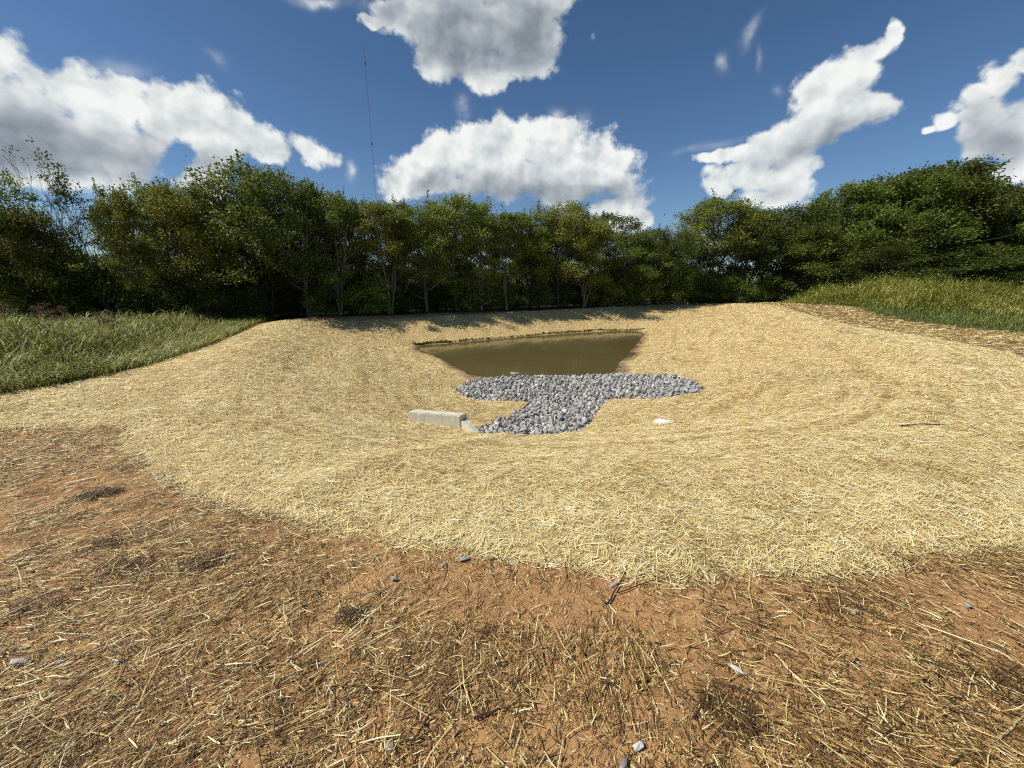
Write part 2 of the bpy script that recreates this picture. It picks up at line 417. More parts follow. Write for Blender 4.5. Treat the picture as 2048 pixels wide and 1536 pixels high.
def mat_ground():
    m, nt, p, out = new_mat('soil_and_turf')
    geo = nd(nt, 'ShaderNodeNewGeometry'); pos = geo.outputs['Position']
    n1 = noise(nt, pos, 1.3, 5, 0.6); n2 = noise(nt, pos, 14, 5, 0.65); n3 = noise(nt, pos, 110, 3, 0.6)
    soil = ramp(nt, n1, [(0.3, (0.28, 0.140, 0.055)), (0.5, (0.42, 0.222, 0.088)), (0.7, (0.53, 0.305, 0.128))])
    soil = mixc(nt, ramp(nt, n2, [(0.35, 0.0), (0.7, 0.7)]), soil, (0.48, 0.29, 0.13))
    soil = mixc(nt, ramp(nt, n3, [(0.30, 0.55), (0.48, 0.0)]), soil, (0.12, 0.058, 0.028))
    vo = nd(nt, 'ShaderNodeTexVoronoi'); vo.inputs['Scale'].default_value = 90; nt.links.new(pos, vo.inputs['Vector'])
    soil = mixc(nt, ramp(nt, vo.outputs['Distance'], [(0.10, 0.5), (0.22, 0.0)]), soil, (0.46, 0.33, 0.19))
    green = mixc(nt, noise(nt, pos, 7, 4, 0.6), (0.035, 0.05, 0.012), (0.08, 0.085, 0.025))
    litter = ramp(nt, noise(nt, pos, 22, 4, 0.7), [(0.35, (0.20, 0.12, 0.055)), (0.5, (0.38, 0.25, 0.125)), (0.68, (0.55, 0.42, 0.23))])
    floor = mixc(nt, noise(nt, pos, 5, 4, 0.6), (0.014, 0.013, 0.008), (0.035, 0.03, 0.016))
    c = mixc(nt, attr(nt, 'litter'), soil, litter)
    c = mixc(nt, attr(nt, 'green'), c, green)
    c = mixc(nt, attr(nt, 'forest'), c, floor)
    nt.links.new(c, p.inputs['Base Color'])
    b = bump(nt, n2, 0.5, 0.03); b = bump(nt, n3, 0.6, 0.006, b)
    nt.links.new(b, p.inputs['Normal'])
    return m

def mat_straw_sheet():
    m, nt, p, out = new_mat('straw_mulch_sheet')
    geo = nd(nt, 'ShaderNodeNewGeometry'); pos = geo.outputs['Position']
    cv = nd(nt, 'ShaderNodeCombineXYZ')
    nt.links.new(math_n(nt, 'MULTIPLY', attr(nt, 'across'), 1.0), cv.inputs[0])
    nt.links.new(math_n(nt, 'MULTIPLY', attr(nt, 'along'), 0.12), cv.inputs[1])
    streak = noise(nt, cv.outputs[0], 9.0, 5, 0.62, 0.4)
    streak2 = noise(nt, cv.outputs[0], 2.4, 3, 0.5, 0.5)
    mp = nd(nt, 'ShaderNodeMapping'); mp.inputs['Scale'].default_value = (0.35, 1.0, 1.0); nt.links.new(pos, mp.inputs[0])
    f1 = noise(nt, mp.outputs[0], 38, 5, 0.75, 0.6)
    f2 = noise(nt, mp.outputs[0], 11, 4, 0.7, 0.3)
    big = noise(nt, pos, 0.55, 3, 0.5)
    c = ramp(nt, f1, [(0.28, (0.25, 0.16, 0.06)), (0.42, (0.58, 0.41, 0.175)), (0.60, (0.76, 0.57, 0.27)), (0.78, (0.88, 0.71, 0.40))])
    c = mixc(nt, ramp(nt, f2, [(0.34, 0.6), (0.52, 0.0)]), c, (0.30, 0.205, 0.085))
    c = mixc(nt, ramp(nt, streak, [(0.33, 0.5), (0.44, 0.0)]), c, (0.255, 0.17, 0.072))
    c = mixc(nt, ramp(nt, streak2, [(0.36, 0.35), (0.6, 0.0)]), c, (0.36, 0.25, 0.115))
    c = mixc(nt, ramp(nt, big, [(0.42, 0.0), (0.66, 0.30)]), c, (0.43, 0.34, 0.17))
    sz = nd(nt, 'ShaderNodeSeparateXYZ'); nt.links.new(pos, sz.inputs[0])
    hgt = math_n(nt, 'ADD', sz.outputs[2], math_n(nt, 'MULTIPLY', f2, 0.10))
    wetr = nd(nt, 'ShaderNodeMapRange'); nt.links.new(hgt, wetr.inputs[0]); wetr.inputs[1].default_value = WZ + 0.06; wetr.inputs[2].default_value = WZ + 0.11; wetr.inputs[3].default_value = 1.0; wetr.inputs[4].default_value = 0.0
    c = mixc(nt, wetr.outputs[0], c, (0.07, 0.045, 0.02))
    nt.links.new(c, p.inputs['Base Color'])
    b = bump(nt, f2, 0.7, 0.05); b = bump(nt, f1, 0.9, 0.015, b); b = bump(nt, streak, 0.6, 0.04, b)
    nt.links.new(b, p.inputs['Normal'])
    p.inputs['Roughness'].default_value = 0.75
    return m

def mat_strand(name, stops, rough=0.55, transl=0.0):
    m, nt, p, out = new_mat(name)
    c = ramp(nt, attr(nt, 'rnd'), stops)
    nt.links.new(c, p.inputs['Base Color']); p.inputs['Roughness'].default_value = rough
    if 'Specular IOR Level' in p.inputs: p.inputs['Specular IOR Level'].default_value = 0.35
    if transl:
        t = nd(nt, 'ShaderNodeBsdfTranslucent'); nt.links.new(c, t.inputs[0])
        mx = nd(nt, 'ShaderNodeMixShader'); mx.inputs[0].default_value = transl
        nt.links.new(p.outputs[0], mx.inputs[1]); nt.links.new(t.outputs[0], mx.inputs[2]); nt.links.new(mx.outputs[0], out.inputs[0])
    return m

def mat_leaf(name, stops, huev=0.02, transl=0.45):
    m, nt, p, out = new_mat(name)
    c = ramp(nt, attr(nt, 'rnd'), stops)
    oi = nd(nt, 'ShaderNodeObjectInfo')
    geo = nd(nt, 'ShaderNodeNewGeometry')
    cl = noise(nt, geo.outputs['Position'], 0.55, 2, 0.5)
    hs = nd(nt, 'ShaderNodeHueSaturation'); nt.links.new(c, hs.inputs['Color'])
    h = math_n(nt, 'ADD', math_n(nt, 'MULTIPLY', math_n(nt, 'SUBTRACT', cl, 0.5), -0.06), math_n(nt, 'MULTIPLY_ADD', oi.outputs['Random'], huev, 0.5 - huev / 2))
    nt.links.new(h, hs.inputs['Hue'])
    nt.links.new(math_n(nt, 'MULTIPLY_ADD', oi.outputs['Random'], 0.35, 0.85), hs.inputs['Value'])
    nt.links.new(hs.outputs[0], p.inputs['Base Color']); p.inputs['Roughness'].default_value = 0.5
    if 'Specular IOR Level' in p.inputs: p.inputs['Specular IOR Level'].default_value = 0.3
    t = nd(nt, 'ShaderNodeBsdfTranslucent'); nt.links.new(hs.outputs[0], t.inputs[0])
    mx = nd(nt, 'ShaderNodeMixShader'); mx.inputs[0].default_value = transl
    nt.links.new(p.outputs[0], mx.inputs[1]); nt.links.new(t.outputs[0], mx.inputs[2]); nt.links.new(mx.outputs[0], out.inputs[0])
    return m

def mat_bark(name, a, b):
    m, nt, p, out = new_mat(name)
    tc = nd(nt, 'ShaderNodeTexCoord'); mp = nd(nt, 'ShaderNodeMapping'); mp.inputs['Scale'].default_value = (1, 1, 0.25)
    nt.links.new(tc.outputs['Object'], mp.inputs[0])
    n = noise(nt, mp.outputs[0], 14, 5, 0.65)
    nt.links.new(ramp(nt, n, [(0.35, a), (0.65, b)]), p.inputs['Base Color'])
    nt.links.new(bump(nt, n, 0.7, 0.02), p.inputs['Normal'])
    return m

def mat_rock(name, stops, vein=True):
    m, nt, p, out = new_mat(name)
    geo = nd(nt, 'ShaderNodeNewGeometry'); oi = nd(nt, 'ShaderNodeObjectInfo')
    pos = geo.outputs['Position']
    r = nd(nt, 'ShaderNodeAttribute', attribute_name='rnd')
    n = noise(nt, pos, 16, 5, 0.65)
    v = math_n(nt, 'FRACT', math_n(nt, 'ADD', r.outputs['Fac'], math_n(nt, 'MULTIPLY', oi.outputs['Random'], 7.31)))
    c = ramp(nt, v, stops)
    c = mixc(nt, ramp(nt, n, [(0.35, 0.45), (0.55, 0.0)]), c, (0.14, 0.138, 0.135))
    n2 = noise(nt, pos, 60, 4, 0.7)
    c = mixc(nt, ramp(nt, n2, [(0.55, 0.0), (0.72, 0.5)]), c, (0.48, 0.49, 0.50))
    nt.links.new(c, p.inputs['Base Color']); p.inputs['Roughness'].default_value = 0.75
    nt.links.new(bump(nt, n2, 0.6, 0.008), p.inputs['Normal'])
    return m

M_GROUND = mat_ground()
M_SHEET = mat_straw_sheet()
M_STRAW = mat_strand('golden_straw', [(0.0, (0.24, 0.155, 0.05)), (0.15, (0.56, 0.405, 0.15)), (0.42, (0.84, 0.66, 0.28)), (0.78, (0.96, 0.83, 0.44)), (1.0, (0.98, 0.92, 0.64))])
M_OLD = mat_strand('weathered_straw', [(0.0, (0.040, 0.020, 0.007)), (0.34, (0.125, 0.066, 0.020)), (0.60, (0.26, 0.155, 0.048)), (0.76, (0.47, 0.33, 0.11)), (0.90, (0.76, 0.61, 0.26)), (1.0, (0.94, 0.84, 0.50))])
M_GRASSL = mat_strand('tall_grass_blades', [(0.0, (0.09, 0.10, 0.02)), (0.32, (0.20, 0.225, 0.042)), (0.62, (0.33, 0.35, 0.08)), (0.86, (0.48, 0.47, 0.18)), (1.0, (0.72, 0.67, 0.42))], 0.55, 0.35)
M_GRASSR = mat_strand('yellow_green_weeds', [(0.0, (0.10, 0.12, 0.020)), (0.4, (0.21, 0.235, 0.038)), (0.75, (0.36, 0.35, 0.06)), (0.93, (0.50, 0.44, 0.12)), (1.0, (0.62, 0.50, 0.24))], 0.45, 0.3)
M_TURF = mat_strand('short_turf', [(0.0, (0.08, 0.10, 0.018)), (0.5, (0.18, 0.22, 0.04)), (0.9, (0.28, 0.30, 0.07)), (1.0, (0.50, 0.44, 0.20))], 0.5, 0.25)
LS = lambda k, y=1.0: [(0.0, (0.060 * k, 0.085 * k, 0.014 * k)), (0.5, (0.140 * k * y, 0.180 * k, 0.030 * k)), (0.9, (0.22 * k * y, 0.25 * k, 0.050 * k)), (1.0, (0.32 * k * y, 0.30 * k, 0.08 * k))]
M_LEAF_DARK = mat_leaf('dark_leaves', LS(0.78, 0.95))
M_LEAF_MID = mat_leaf('green_leaves', LS(1.22, 1.0))  # brighter leaf colour stands in for sunlight the tree row lacks
M_LEAF_GROVE = mat_leaf('grove_leaves', LS(0.95, 1.0))  # darker copy of the green leaves, as the grove catches more sun
M_LEAF_OLIVE = mat_leaf('olive_leaves', LS(1.5, 1.10))  # colour raised as well, in place of sun the middle trees miss
M_LEAF_YEL = mat_leaf('yellowing_leaves', LS(1.55, 1.16), 0.02)
M_BARK_PALE = mat_bark('pale_bark', (0.075, 0.066, 0.054), (0.24, 0.22, 0.185))
M_BARK_DARK = mat_bark('dark_bark', (0.03, 0.026, 0.022), (0.085, 0.075, 0.064))
M_ROCK = mat_rock('limestone_riprap', [(0.0, (0.28, 0.268, 0.250)), (0.35, (0.39, 0.375, 0.350)), (0.75, (0.50, 0.482, 0.450)), (0.93, (0.66, 0.64, 0.60)), (1.0, (0.50, 0.42, 0.33))])
M_BROWNROCK = mat_rock('tan_rock', [(0.0, (0.40, 0.31, 0.20)), (1.0, (0.46, 0.37, 0.26))])
M_WHITEROCK = mat_rock('pale_rock', [(0.0, (0.70, 0.66, 0.56)), (1.0, (0.78, 0.74, 0.64))])

# ------------------------------------------------------------------ ground sheet
def build_ground():
    V = np.stack([XX.ravel(), YY.ravel(), ZZ.ravel()], 1)
    x, y = XX, YY
    wob = 0.5 * (fbm(x / 0.8, y / 0.8, 61, 4) - 0.5)
    gl = sstep(-0.1, 0.35, poly_sd(LEFTG, x, y) + wob); gr = sstep(-0.15, 0.5, poly_sd(RIGHTG, x, y) + wob * 2)
    far = sstep(35, 60, np.hypot(x, y))
    green = np.clip(np.maximum(np.maximum(gl, gr), far), 0, 1)
    lit = sstep(6.0, 8.5, y) * sstep(6, 9, x)
    # behind the row of trees: forest floor
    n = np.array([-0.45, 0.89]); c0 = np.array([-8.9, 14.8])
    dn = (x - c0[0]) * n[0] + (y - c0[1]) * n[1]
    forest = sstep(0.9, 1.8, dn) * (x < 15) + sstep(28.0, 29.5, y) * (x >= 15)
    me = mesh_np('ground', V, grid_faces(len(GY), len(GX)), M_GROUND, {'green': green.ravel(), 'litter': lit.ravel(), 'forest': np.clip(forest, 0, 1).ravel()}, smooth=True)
    o = link('ground', me); tag(o, 'bare reddish brown soil around the basin and beneath the straw', 'ground', kind='structure')
build_ground()

def build_water():
    xs = np.linspace(-6, 10, 60); ys = np.linspace(8.8, 24, 60)
    X, Y = np.meshgrid(xs, ys); V = np.stack([X.ravel(), Y.ravel(), np.full(X.size, WZ)], 1)
    m, nt, p, out = new_mat('muddy_water')
    geo = nd(nt, 'ShaderNodeNewGeometry'); pos = geo.outputs['Position']
    n = noise(nt, pos, 0.35, 3, 0.5)
    nt.links.new(ramp(nt, n, [(0.3, (0.105, 0.083, 0.030)), (0.7, (0.130, 0.104, 0.040))]), p.inputs['Base Color'])
    p.inputs['Roughness'].default_value = 0.06; p.inputs['IOR'].default_value = 1.33
    p.inputs['Specular IOR Level'].default_value = 0.5
    r = noise(nt, pos, 5, 4, 0.6, 0.3)
    nt.links.new(bump(nt, r, 0.10, 0.02), p.inputs['Normal'])
    o = link('pond_water', mesh_np('pond_water', V, grid_faces(60, 60), m))
    tag(o, 'still muddy brown water in the basin', 'water', kind='structure')
build_water()

# ------------------------------------------------------------------ strands
def strands(P, ang, L, W, rng, lift=0.01, tilt=0.12, bend=0.5, prism=False, droop=0.0, zf=hz, seg=3):
    """N strands lying on the ground.  P (N,2)"""
    N = len(P)
    d = np.stack([np.cos(ang), np.sin(ang)], 1)
    perp = np.stack([-d[:, 1], d[:, 0]], 1)
    k = (rng.random(N) - 0.5) * bend
    tl = (rng.random(N) - 0.5) * 2 * tilt
    base = rng.random(N) ** 1.5 * lift
    rings = []
    ts = np.linspace(-0.5, 0.5, seg)
    for t in ts:
        c = P + d * (L * t)[:, None] + perp * (k * L * (t * t - 0.08))[:, None]
        z = zf(c[:, 0], c[:, 1]) + base + np.abs(tl * L * (t + 0.5)) * 1.0 + 0.002
        rings.append(np.concatenate([c, z[:, None]], 1))
    C = np.stack(rings, 1)                                   # N,seg,3
    w = W[:, None, None] * 0.5
    taper = np.array([0.75] + [1.0] * (seg - 2) + [0.6])[None, :, None]
    pv = np.concatenate([perp, np.zeros((N, 1))], 1)[:, None, :]
    roll = (rng.random(N) - 0.5) * 1.2
    side = pv * np.cos(roll)[:, None, None] + np.array([0, 0, 1.0])[None, None] * np.sin(roll)[:, None, None]
    if not prism:
        A = C - side * w * taper; B = C + side * w * taper
        V = np.stack([A, B], 2).reshape(-1, 3)               # N*seg*2
        o = np.arange(N)[:, None] * seg * 2
        F = np.concatenate([np.stack([o + 2 * i, o + 2 * i + 1, o + 2 * i + 3, o + 2 * i + 2], -1).reshape(-1, 4) for i in range(seg - 1)])
        return V, F, seg * 2
    up = np.array([0, 0, 1.0])[None, None]
    A = C - side * w * taper; B = C + side * w * taper; T = C + up * w * taper * 0.9
    V = np.stack([A, B, T], 2).reshape(-1, 3)
    o = np.arange(N)[:, None] * seg * 3
    F = []
    for i in range(seg - 1):
        b = o + 3 * i
        for (q, r) in ((1, 2), (2, 0)):
            F.append(np.stack([b + q, b + r, b + 3 + r, b + 3 + q], -1).reshape(-1, 4))
    return V, np.concatenate(F), seg * 3

def sample_near(rng, n, dmin, dmax, power, spread=1.45):
    """points in the wedge in front of the camera, density falling with distance"""
    u = rng.random(n)
    e = 2 - power
    y = (dmin ** e + u * (dmax ** e - dmin ** e)) ** (1 / e) if abs(e) > 1e-3 else dmin * (dmax / dmin) ** u
    x = (rng.random(n) * 2 - 1) * (y * spread + 0.7)
    return x, y

def hypot_far(x, y): return sstep(2.5, 5.0, np.hypot(x, y))
def build_straw():
    rng = np.random.default_rng(5)
    # sheet
    gx = GX[(GX > -16) & (GX < 22)]; gy = GY[(GY > 0.8) & (GY < 32)]
    i0 = np.searchsorted(GX, gx[0]); j0 = np.searchsorted(GY, gy[0])
    X = XX[j0:j0 + len(gy), i0:i0 + len(gx)]; Y = YY[j0:j0 + len(gy), i0:i0 + len(gx)]; Z = ZZ[j0:j0 + len(gy), i0:i0 + len(gx)]
    sd = mat_sd(X, Y)
    th = 0.022 * sstep(-0.02, 0.10, sd) - 0.006
    th = th + (0.012 * fbm(X / 0.12, Y / 0.12, 77, 3) + 0.035 * (fbm(X / 0.9, Y / 0.9, 78, 3) - 0.35)) * sstep(0, 0.25, sd)
    # two rolled edges where strips of mulch overlap, seen as low ridges
    for (a, b, w, h) in ((unproj(560, 1012, 0), unproj(1010, 885, -0.45), 0.20, 0.04), (unproj(1230, 905, -0.3), unproj(2048, 800, 0), 0.12, 0.02)):
        ax, ay = a; bx, by = b; t = np.clip(((X - ax) * (bx - ax) + (Y - ay) * (by - ay)) / ((bx - ax) ** 2 + (by - ay) ** 2), 0, 1)
        dd = np.hypot(X - ax - t * (bx - ax), Y - ay - t * (by - ay)); th = th + h * np.exp(-(dd / w) ** 2) * sstep(0, 0.25, sd)
    keep = (sd[:-1, :-1] > -0.06) | (sd[1:, 1:] > -0.06)
    wet = Z > WZ - 0.25
    keep &= wet[:-1, :-1]
    s = slope_s(X, Y); ang = np.arctan2(Y - 13, X - 2)
    dR = poly_sd(RIM, X, Y)
    keep &= ~((rip_sd(X, Y)[:-1, :-1] > 0.04) & (rip_sd(X, Y)[1:, 1:] > 0.04))
    V = np.stack([X.ravel(), Y.ravel(), (Z + th).ravel()], 1)
    F = grid_faces(len(gy), len(gx), keep)
    n = np.array([-0.45, 0.89]); dn = (X + 8.9) * n[0] + (Y - 14.8) * n[1]; da = (X + 8.9) * 0.89 + (Y - 14.8) * 0.45
    farb = sstep(-4.5, -3.2, dn) * (X < 13)
    across = np.where(farb > 0.5, da * 1.2 - dn * 0.9, s * 3.2 + 0.25 * dR)
    along = np.where(farb > 0.5, dn * 2.0, np.hypot(X - 2, Y - 13) * 0 + ang * 9)
    # long shallow creases that run with the strips of mulch round the slopes
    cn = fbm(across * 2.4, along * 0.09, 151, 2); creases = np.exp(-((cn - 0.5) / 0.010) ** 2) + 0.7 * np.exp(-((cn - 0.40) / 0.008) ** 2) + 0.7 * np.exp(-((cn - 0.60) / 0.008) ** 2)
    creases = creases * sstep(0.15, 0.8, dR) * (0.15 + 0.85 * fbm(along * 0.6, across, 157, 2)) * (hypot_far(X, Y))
    th = th - 0.018 * np.clip(creases, 0, 1); V[:, 2] = (Z + th).ravel()
    used = np.zeros(len(V), bool); used[F.ravel()] = True
    remap = np.cumsum(used) - 1
    V1 = V[used]; F1 = remap[F]
    at = {'across': across.ravel()[used], 'along': along.ravel()[used]}
    zsheet = Z + th
    def zs(x, y):
        i = np.clip(np.searchsorted(gx, x) - 1, 0, len(gx) - 2); j = np.clip(np.searchsorted(gy, y) - 1, 0, len(gy) - 2)
        return zsheet[j, i]
    # strands on the sheet
    NS = 620000
    x, y = sample_near(rng, NS, 1.3, 27, 1.35)
    sd = mat_sd(x, y)
    zt = hz(x, y)
    ok = (sd > -0.03 - 0.06 * rng.random(NS) ** 3) & (zt > WZ + 0.03) & (rip_sd(x, y) < -0.02)
    x, y = x[ok], y[ok]; N = len(x)
    dist = np.hypot(x, y)
    ang0 = rng.random(N) * math.pi
    bias = rng.random(N) < 0.25
    ang0 = np.where(bias, rng.normal(0.0, 0.45, N), ang0)
    L = (0.035 + 0.085 * rng.random(N)) * (1 + 0.01 * dist); cz = rng.random(N) < 0.10; W = np.maximum(0.0020 + 0.0021 * rng.random(N), dist * np.where(cz, 0.0009, 0.00062)); L = L * np.where(cz, 1.2, 0.95)
    Vs, Fs, k = strands(np.stack([x, y], 1), ang0, L, W, rng, lift=0.022, tilt=0.16, bend=0.9, zf=zs)
    r = np.clip(rng.random(N) ** 1.25 * 1.05 + 0.35 * (fbm(x / 0.5, y / 0.5, 91, 4) - 0.42), 0, 1)
    fx = (np.clip(np.searchsorted(gx, x) - 1, 0, len(gx) - 2)); fy = (np.clip(np.searchsorted(gy, y) - 1, 0, len(gy) - 2))
    ac = across[fy, fx]; al = along[fy, fx]
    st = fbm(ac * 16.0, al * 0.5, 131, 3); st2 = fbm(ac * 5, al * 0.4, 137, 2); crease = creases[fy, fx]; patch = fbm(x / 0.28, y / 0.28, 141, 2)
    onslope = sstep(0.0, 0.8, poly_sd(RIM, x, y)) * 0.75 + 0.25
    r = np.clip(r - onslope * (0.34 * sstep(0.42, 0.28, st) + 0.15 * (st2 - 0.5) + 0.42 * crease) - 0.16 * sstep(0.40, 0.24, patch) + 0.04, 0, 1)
    V = np.concatenate([V1, Vs]); F = np.concatenate([F1, Fs + len(V1)])
    mi = np.concatenate([np.zeros(len(F1)), np.ones(len(Fs))])
    me = mesh_np('straw_mulch', V, F, [M_SHEET, M_STRAW],
                 {'across': np.concatenate([at['across'], np.zeros(len(Vs))]), 'along': np.concatenate([at['along'], np.zeros(len(Vs))]),
                  'rnd': np.concatenate([np.zeros(len(V1)), np.repeat(r, k)])}, matidx=mi)
    sm = np.zeros(len(F), bool); sm[:len(F1)] = True
    me.polygons.foreach_set('use_smooth', sm)
    o = link('straw_mulch', me); tag(o, 'pale golden straw mulch covering the slopes of the basin', 'straw', kind='stuff')

def build_old_straw():
    rng = np.random.default_rng(8)
    NS = 230000
    x, y = sample_near(rng, NS, 0.55, 6.5, 0.9, 1.4)
    sd = mat_sd(x, y)
    clump = fbm(x / 0.45, y / 0.45, 101, 4); fine = fbm(x / 0.12, y / 0.12, 105, 2)
    dens = sstep(0.34, 0.60, clump * 0.7 + fine * 0.3)
    # barer soil just below the mat and at the bottom centre
    for (px, py, rx, ry, k) in ((980, 1190, 0.8, 0.22, 0.80), (1330, 1215, 0.7, 0.16, 0.75), (1850, 1190, 0.7, 0.2, 0.6), (960, 1480, 0.22, 0.14, 0.85), (1260, 1500, 0.24, 0.16, 0.7), (420, 980, 0.6, 0.22, 0.7), (1640, 1260, 0.25, 0.2, 0.5)):
        cx, cy = unproj(px, py, 0); dens = dens * (1 - k * np.exp(-(((x - cx) / rx) ** 2 + ((y - cy) / ry) ** 2)))
    for (px, py, r, k) in ((870, 1300, 0.35, 0.4), (180, 1100, 0.5, 0.4), (300, 1300, 0.6, 0.5), (1650, 1420, 0.35, 0.5), (1900, 1400, 0.45, 0.6), (200, 1450, 0.5, 0.45), (560, 1200, 0.4, 0.3), (100, 930, 0.8, 0.5)):
        cx, cy = unproj(px, py, 0); dens = dens + k * np.exp(-(((x - cx) / r) ** 2 + ((y - cy) / r) ** 2))
    ok = (rng.random(NS) < 0.13 + 0.87 * dens) & (sd < 0.03 + 0.05 * rng.random(NS)) & (poly_sd(LEFTG, x, y) < 0.1)
    x, y = x[ok], y[ok]; N = len(x); dist = np.hypot(x, y)
    a = rng.random(N) * math.pi
    flow = np.where(x < -0.2, 0.45, np.where(x > 0.7, -0.75, 1.2)) + (fbm(x / 0.8, y / 0.8, 111, 2) - 0.5) * 1.6
    b = rng.random(N) < np.clip(0.12 + np.abs(x) * 0.20, 0, 0.60)
    a = np.where(b, flow + rng.normal(0, 0.33, N), a)
    L = 0.015 + 0.070 * rng.random(N) ** 1.6; long = rng.random(N) < 0.028; L = np.where(long, 0.12 + 0.14 * rng.random(N), L)
    W = 0.0014 + 0.0042 * rng.random(N) ** 1.9; W = np.maximum(W, dist * 0.0008)
    dloc = dens[ok]
    V, F, k = strands(np.stack([x, y], 1), a, L, W, rng, lift=0.016, tilt=0.20, bend=0.55, prism=True)
    # heaps stand a little higher
    V[:, 2] += np.repeat(np.clip(dloc - 0.5, 0, 1) * 0.018 * rng.random(N), k)
    r = np.clip(rng.random(N) * 1.0 + np.where(x < -0.4, 0.06, 0.0), 0, 1)
    R0 = np.repeat(r, k)
    n = 70000; x, y = sample_near(rng, n, 0.55, 4.0, 1.0, 1.4); ok = (mat_sd(x, y) < 0.0); x, y = x[ok], y[ok]; n = len(x)
    V2, F2, k2 = strands(np.stack([x, y], 1), rng.random(n) * 3.14, 0.004 + 0.016 * rng.random(n) ** 2, 0.0015 + 0.0025 * rng.random(n), rng, lift=0.010, tilt=0.3, bend=0.2)
    r2 = rng.random(n) ** 0.9
    xs = []; ys = []; hs = []
    for (px, py, rr, m) in ((190, 992, 0.12, 240), (225, 986, 0.08, 80), (400, 1132, 0.08, 150), (430, 1118, 0.07, 90), (255, 1140, 0.20, 150), (225, 1085, 0.15, 110), (90, 1215, 0.2, 120), (700, 1235, 0.07, 80), (1440, 1420, 0.09, 120), (1475, 1450, 0.10, 80), (1990, 1370, 0.2, 150), (1680, 1215, 0.2, 90)):
        cx, cy = unproj(px, py, 0); m = int(m * 1.3); xs.append(cx + rng.normal(size=m) * rr * 0.55); ys.append(cy + rng.normal(size=m) * rr * 0.34); hs.append(0.028 * np.exp(-((xs[-1] - cx) ** 2 + (ys[-1] - cy) ** 2) / rr ** 2) * rng.random(m))
    x = np.concatenate(xs); y = np.concatenate(ys); hh = np.concatenate(hs); n = len(x)
    V3, F3, k3 = strands(np.stack([x, y], 1), rng.random(n) * 3.14, 0.03 + 0.07 * rng.random(n), 0.002 + 0.003 * rng.random(n), rng, lift=0.012, tilt=0.25, bend=0.7, prism=True)
    V3[:, 2] += np.repeat(hh, k3); r3 = np.where(rng.random(n) < 0.86, rng.random(n) * 0.40, 0.6 + 0.4 * rng.random(n))
    V = np.concatenate([V, V2, V3]); F = np.concatenate([F, F2 + len(V) - len(V2) - len(V3), F3 + len(V) - len(V3)])
    me = mesh_np('loose_straw', V, F, M_OLD, {'rnd': np.concatenate([R0, np.repeat(r2, k2), np.repeat(r3, k3)])})
    o = link('loose_straw', me); tag(o, 'weathered brown straw stalks scattered over the bare soil', 'loose straw', kind='stuff')
    # thin old straw on the band right of the mat
    NS = 60000
    x = rng.uniform(6, 24, NS); y = rng.uniform(6, 27, NS)
    ok = (mat_sd(x, y) < 0.05) & (poly_sd(RIGHTG, x, y) < 0.35 * rng.random(NS)) & (x > 7)
    x, y = x[ok], y[ok]; N = len(x); dist = np.hypot(x, y)
    a = rng.normal(0.2, 0.8, N)
    V, F, k = strands(np.stack([x, y], 1), a, 0.1 + 0.2 * rng.random(N), dist * 0.0011, rng, lift=0.03, tilt=0.2, bend=0.6)
    me = mesh_np('straw_litter', V, F, M_OLD, {'rnd': np.repeat(np.clip(rng.random(N) * 0.55 + 0.45, 0, 1), k)})
    o = link('straw_litter', me); tag(o, 'thin brown straw litter between the mulch and the green verge', 'straw litter', kind='stuff')

# ------------------------------------------------------------------ riprap
RIP_PX = [(905, 772), (930, 757), (962, 750), (1040, 747), (1130, 746), (1240, 741), (1300, 743), (1365, 746), (1398, 756), (1416, 768), (1405, 777),
          (1340, 786), (1280, 793), (1225, 794), (1206, 805), (1196, 822), (1184, 842), (1165, 857), (1120, 865), (1050, 868), (985, 866), (948, 862),
          (940, 855), (982, 838), (1012, 828), (1040, 813), (1052, 801), (1000, 799), (960, 797), (925, 787)]
RIP = np.array([hit(a, b, 0.12 - 0.05 * min(max((b - 780) / 40.0, 0), 1), WZ)[:2] for a, b in RIP_PX])
def rip_sd(x, y): return poly_sd(RIP, x, y)
build_straw()
build_old_straw()

def hull_rock(rng, n=13, flat=0.75):
    import bmesh
    bm = bmesh.new()
    P = rng.normal(size=(n, 3)); P /= np.linalg.norm(P, axis=1)[:, None]
    P *= (0.62 + 0.48 * rng.random((n, 1)))
    P *= np.array([1.0, 0.55 + 0.4 * rng.random(), flat * (0.6 + 0.5 * rng.random())])
    for p in P: bm.verts.new(p)
    r = bmesh.ops.convex_hull(bm, input=bm.verts)
    bmesh.ops.delete(bm, geom=[v for v in bm.verts if not v.link_faces], context='VERTS')
    bmesh.ops.bevel(bm, geom=bm.edges[:], offset=0.03, segments=1, affect='EDGES', clamp_overlap=True)
    bmesh.ops.triangulate(bm, faces=bm.faces[:])
    bm.verts.ensure_lookup_table(); bm.verts.index_update()
    V = np.array([v.co[:] for v in bm.verts]); F = np.array([[v.index for v in f.verts] for f in bm.faces])
    bm.free()
    return V, F

def rot_rand(rng):
    q = rng.normal(size=4); q /= np.linalg.norm(q)
    from mathutils import Quaternion
    return Quaternion(q)

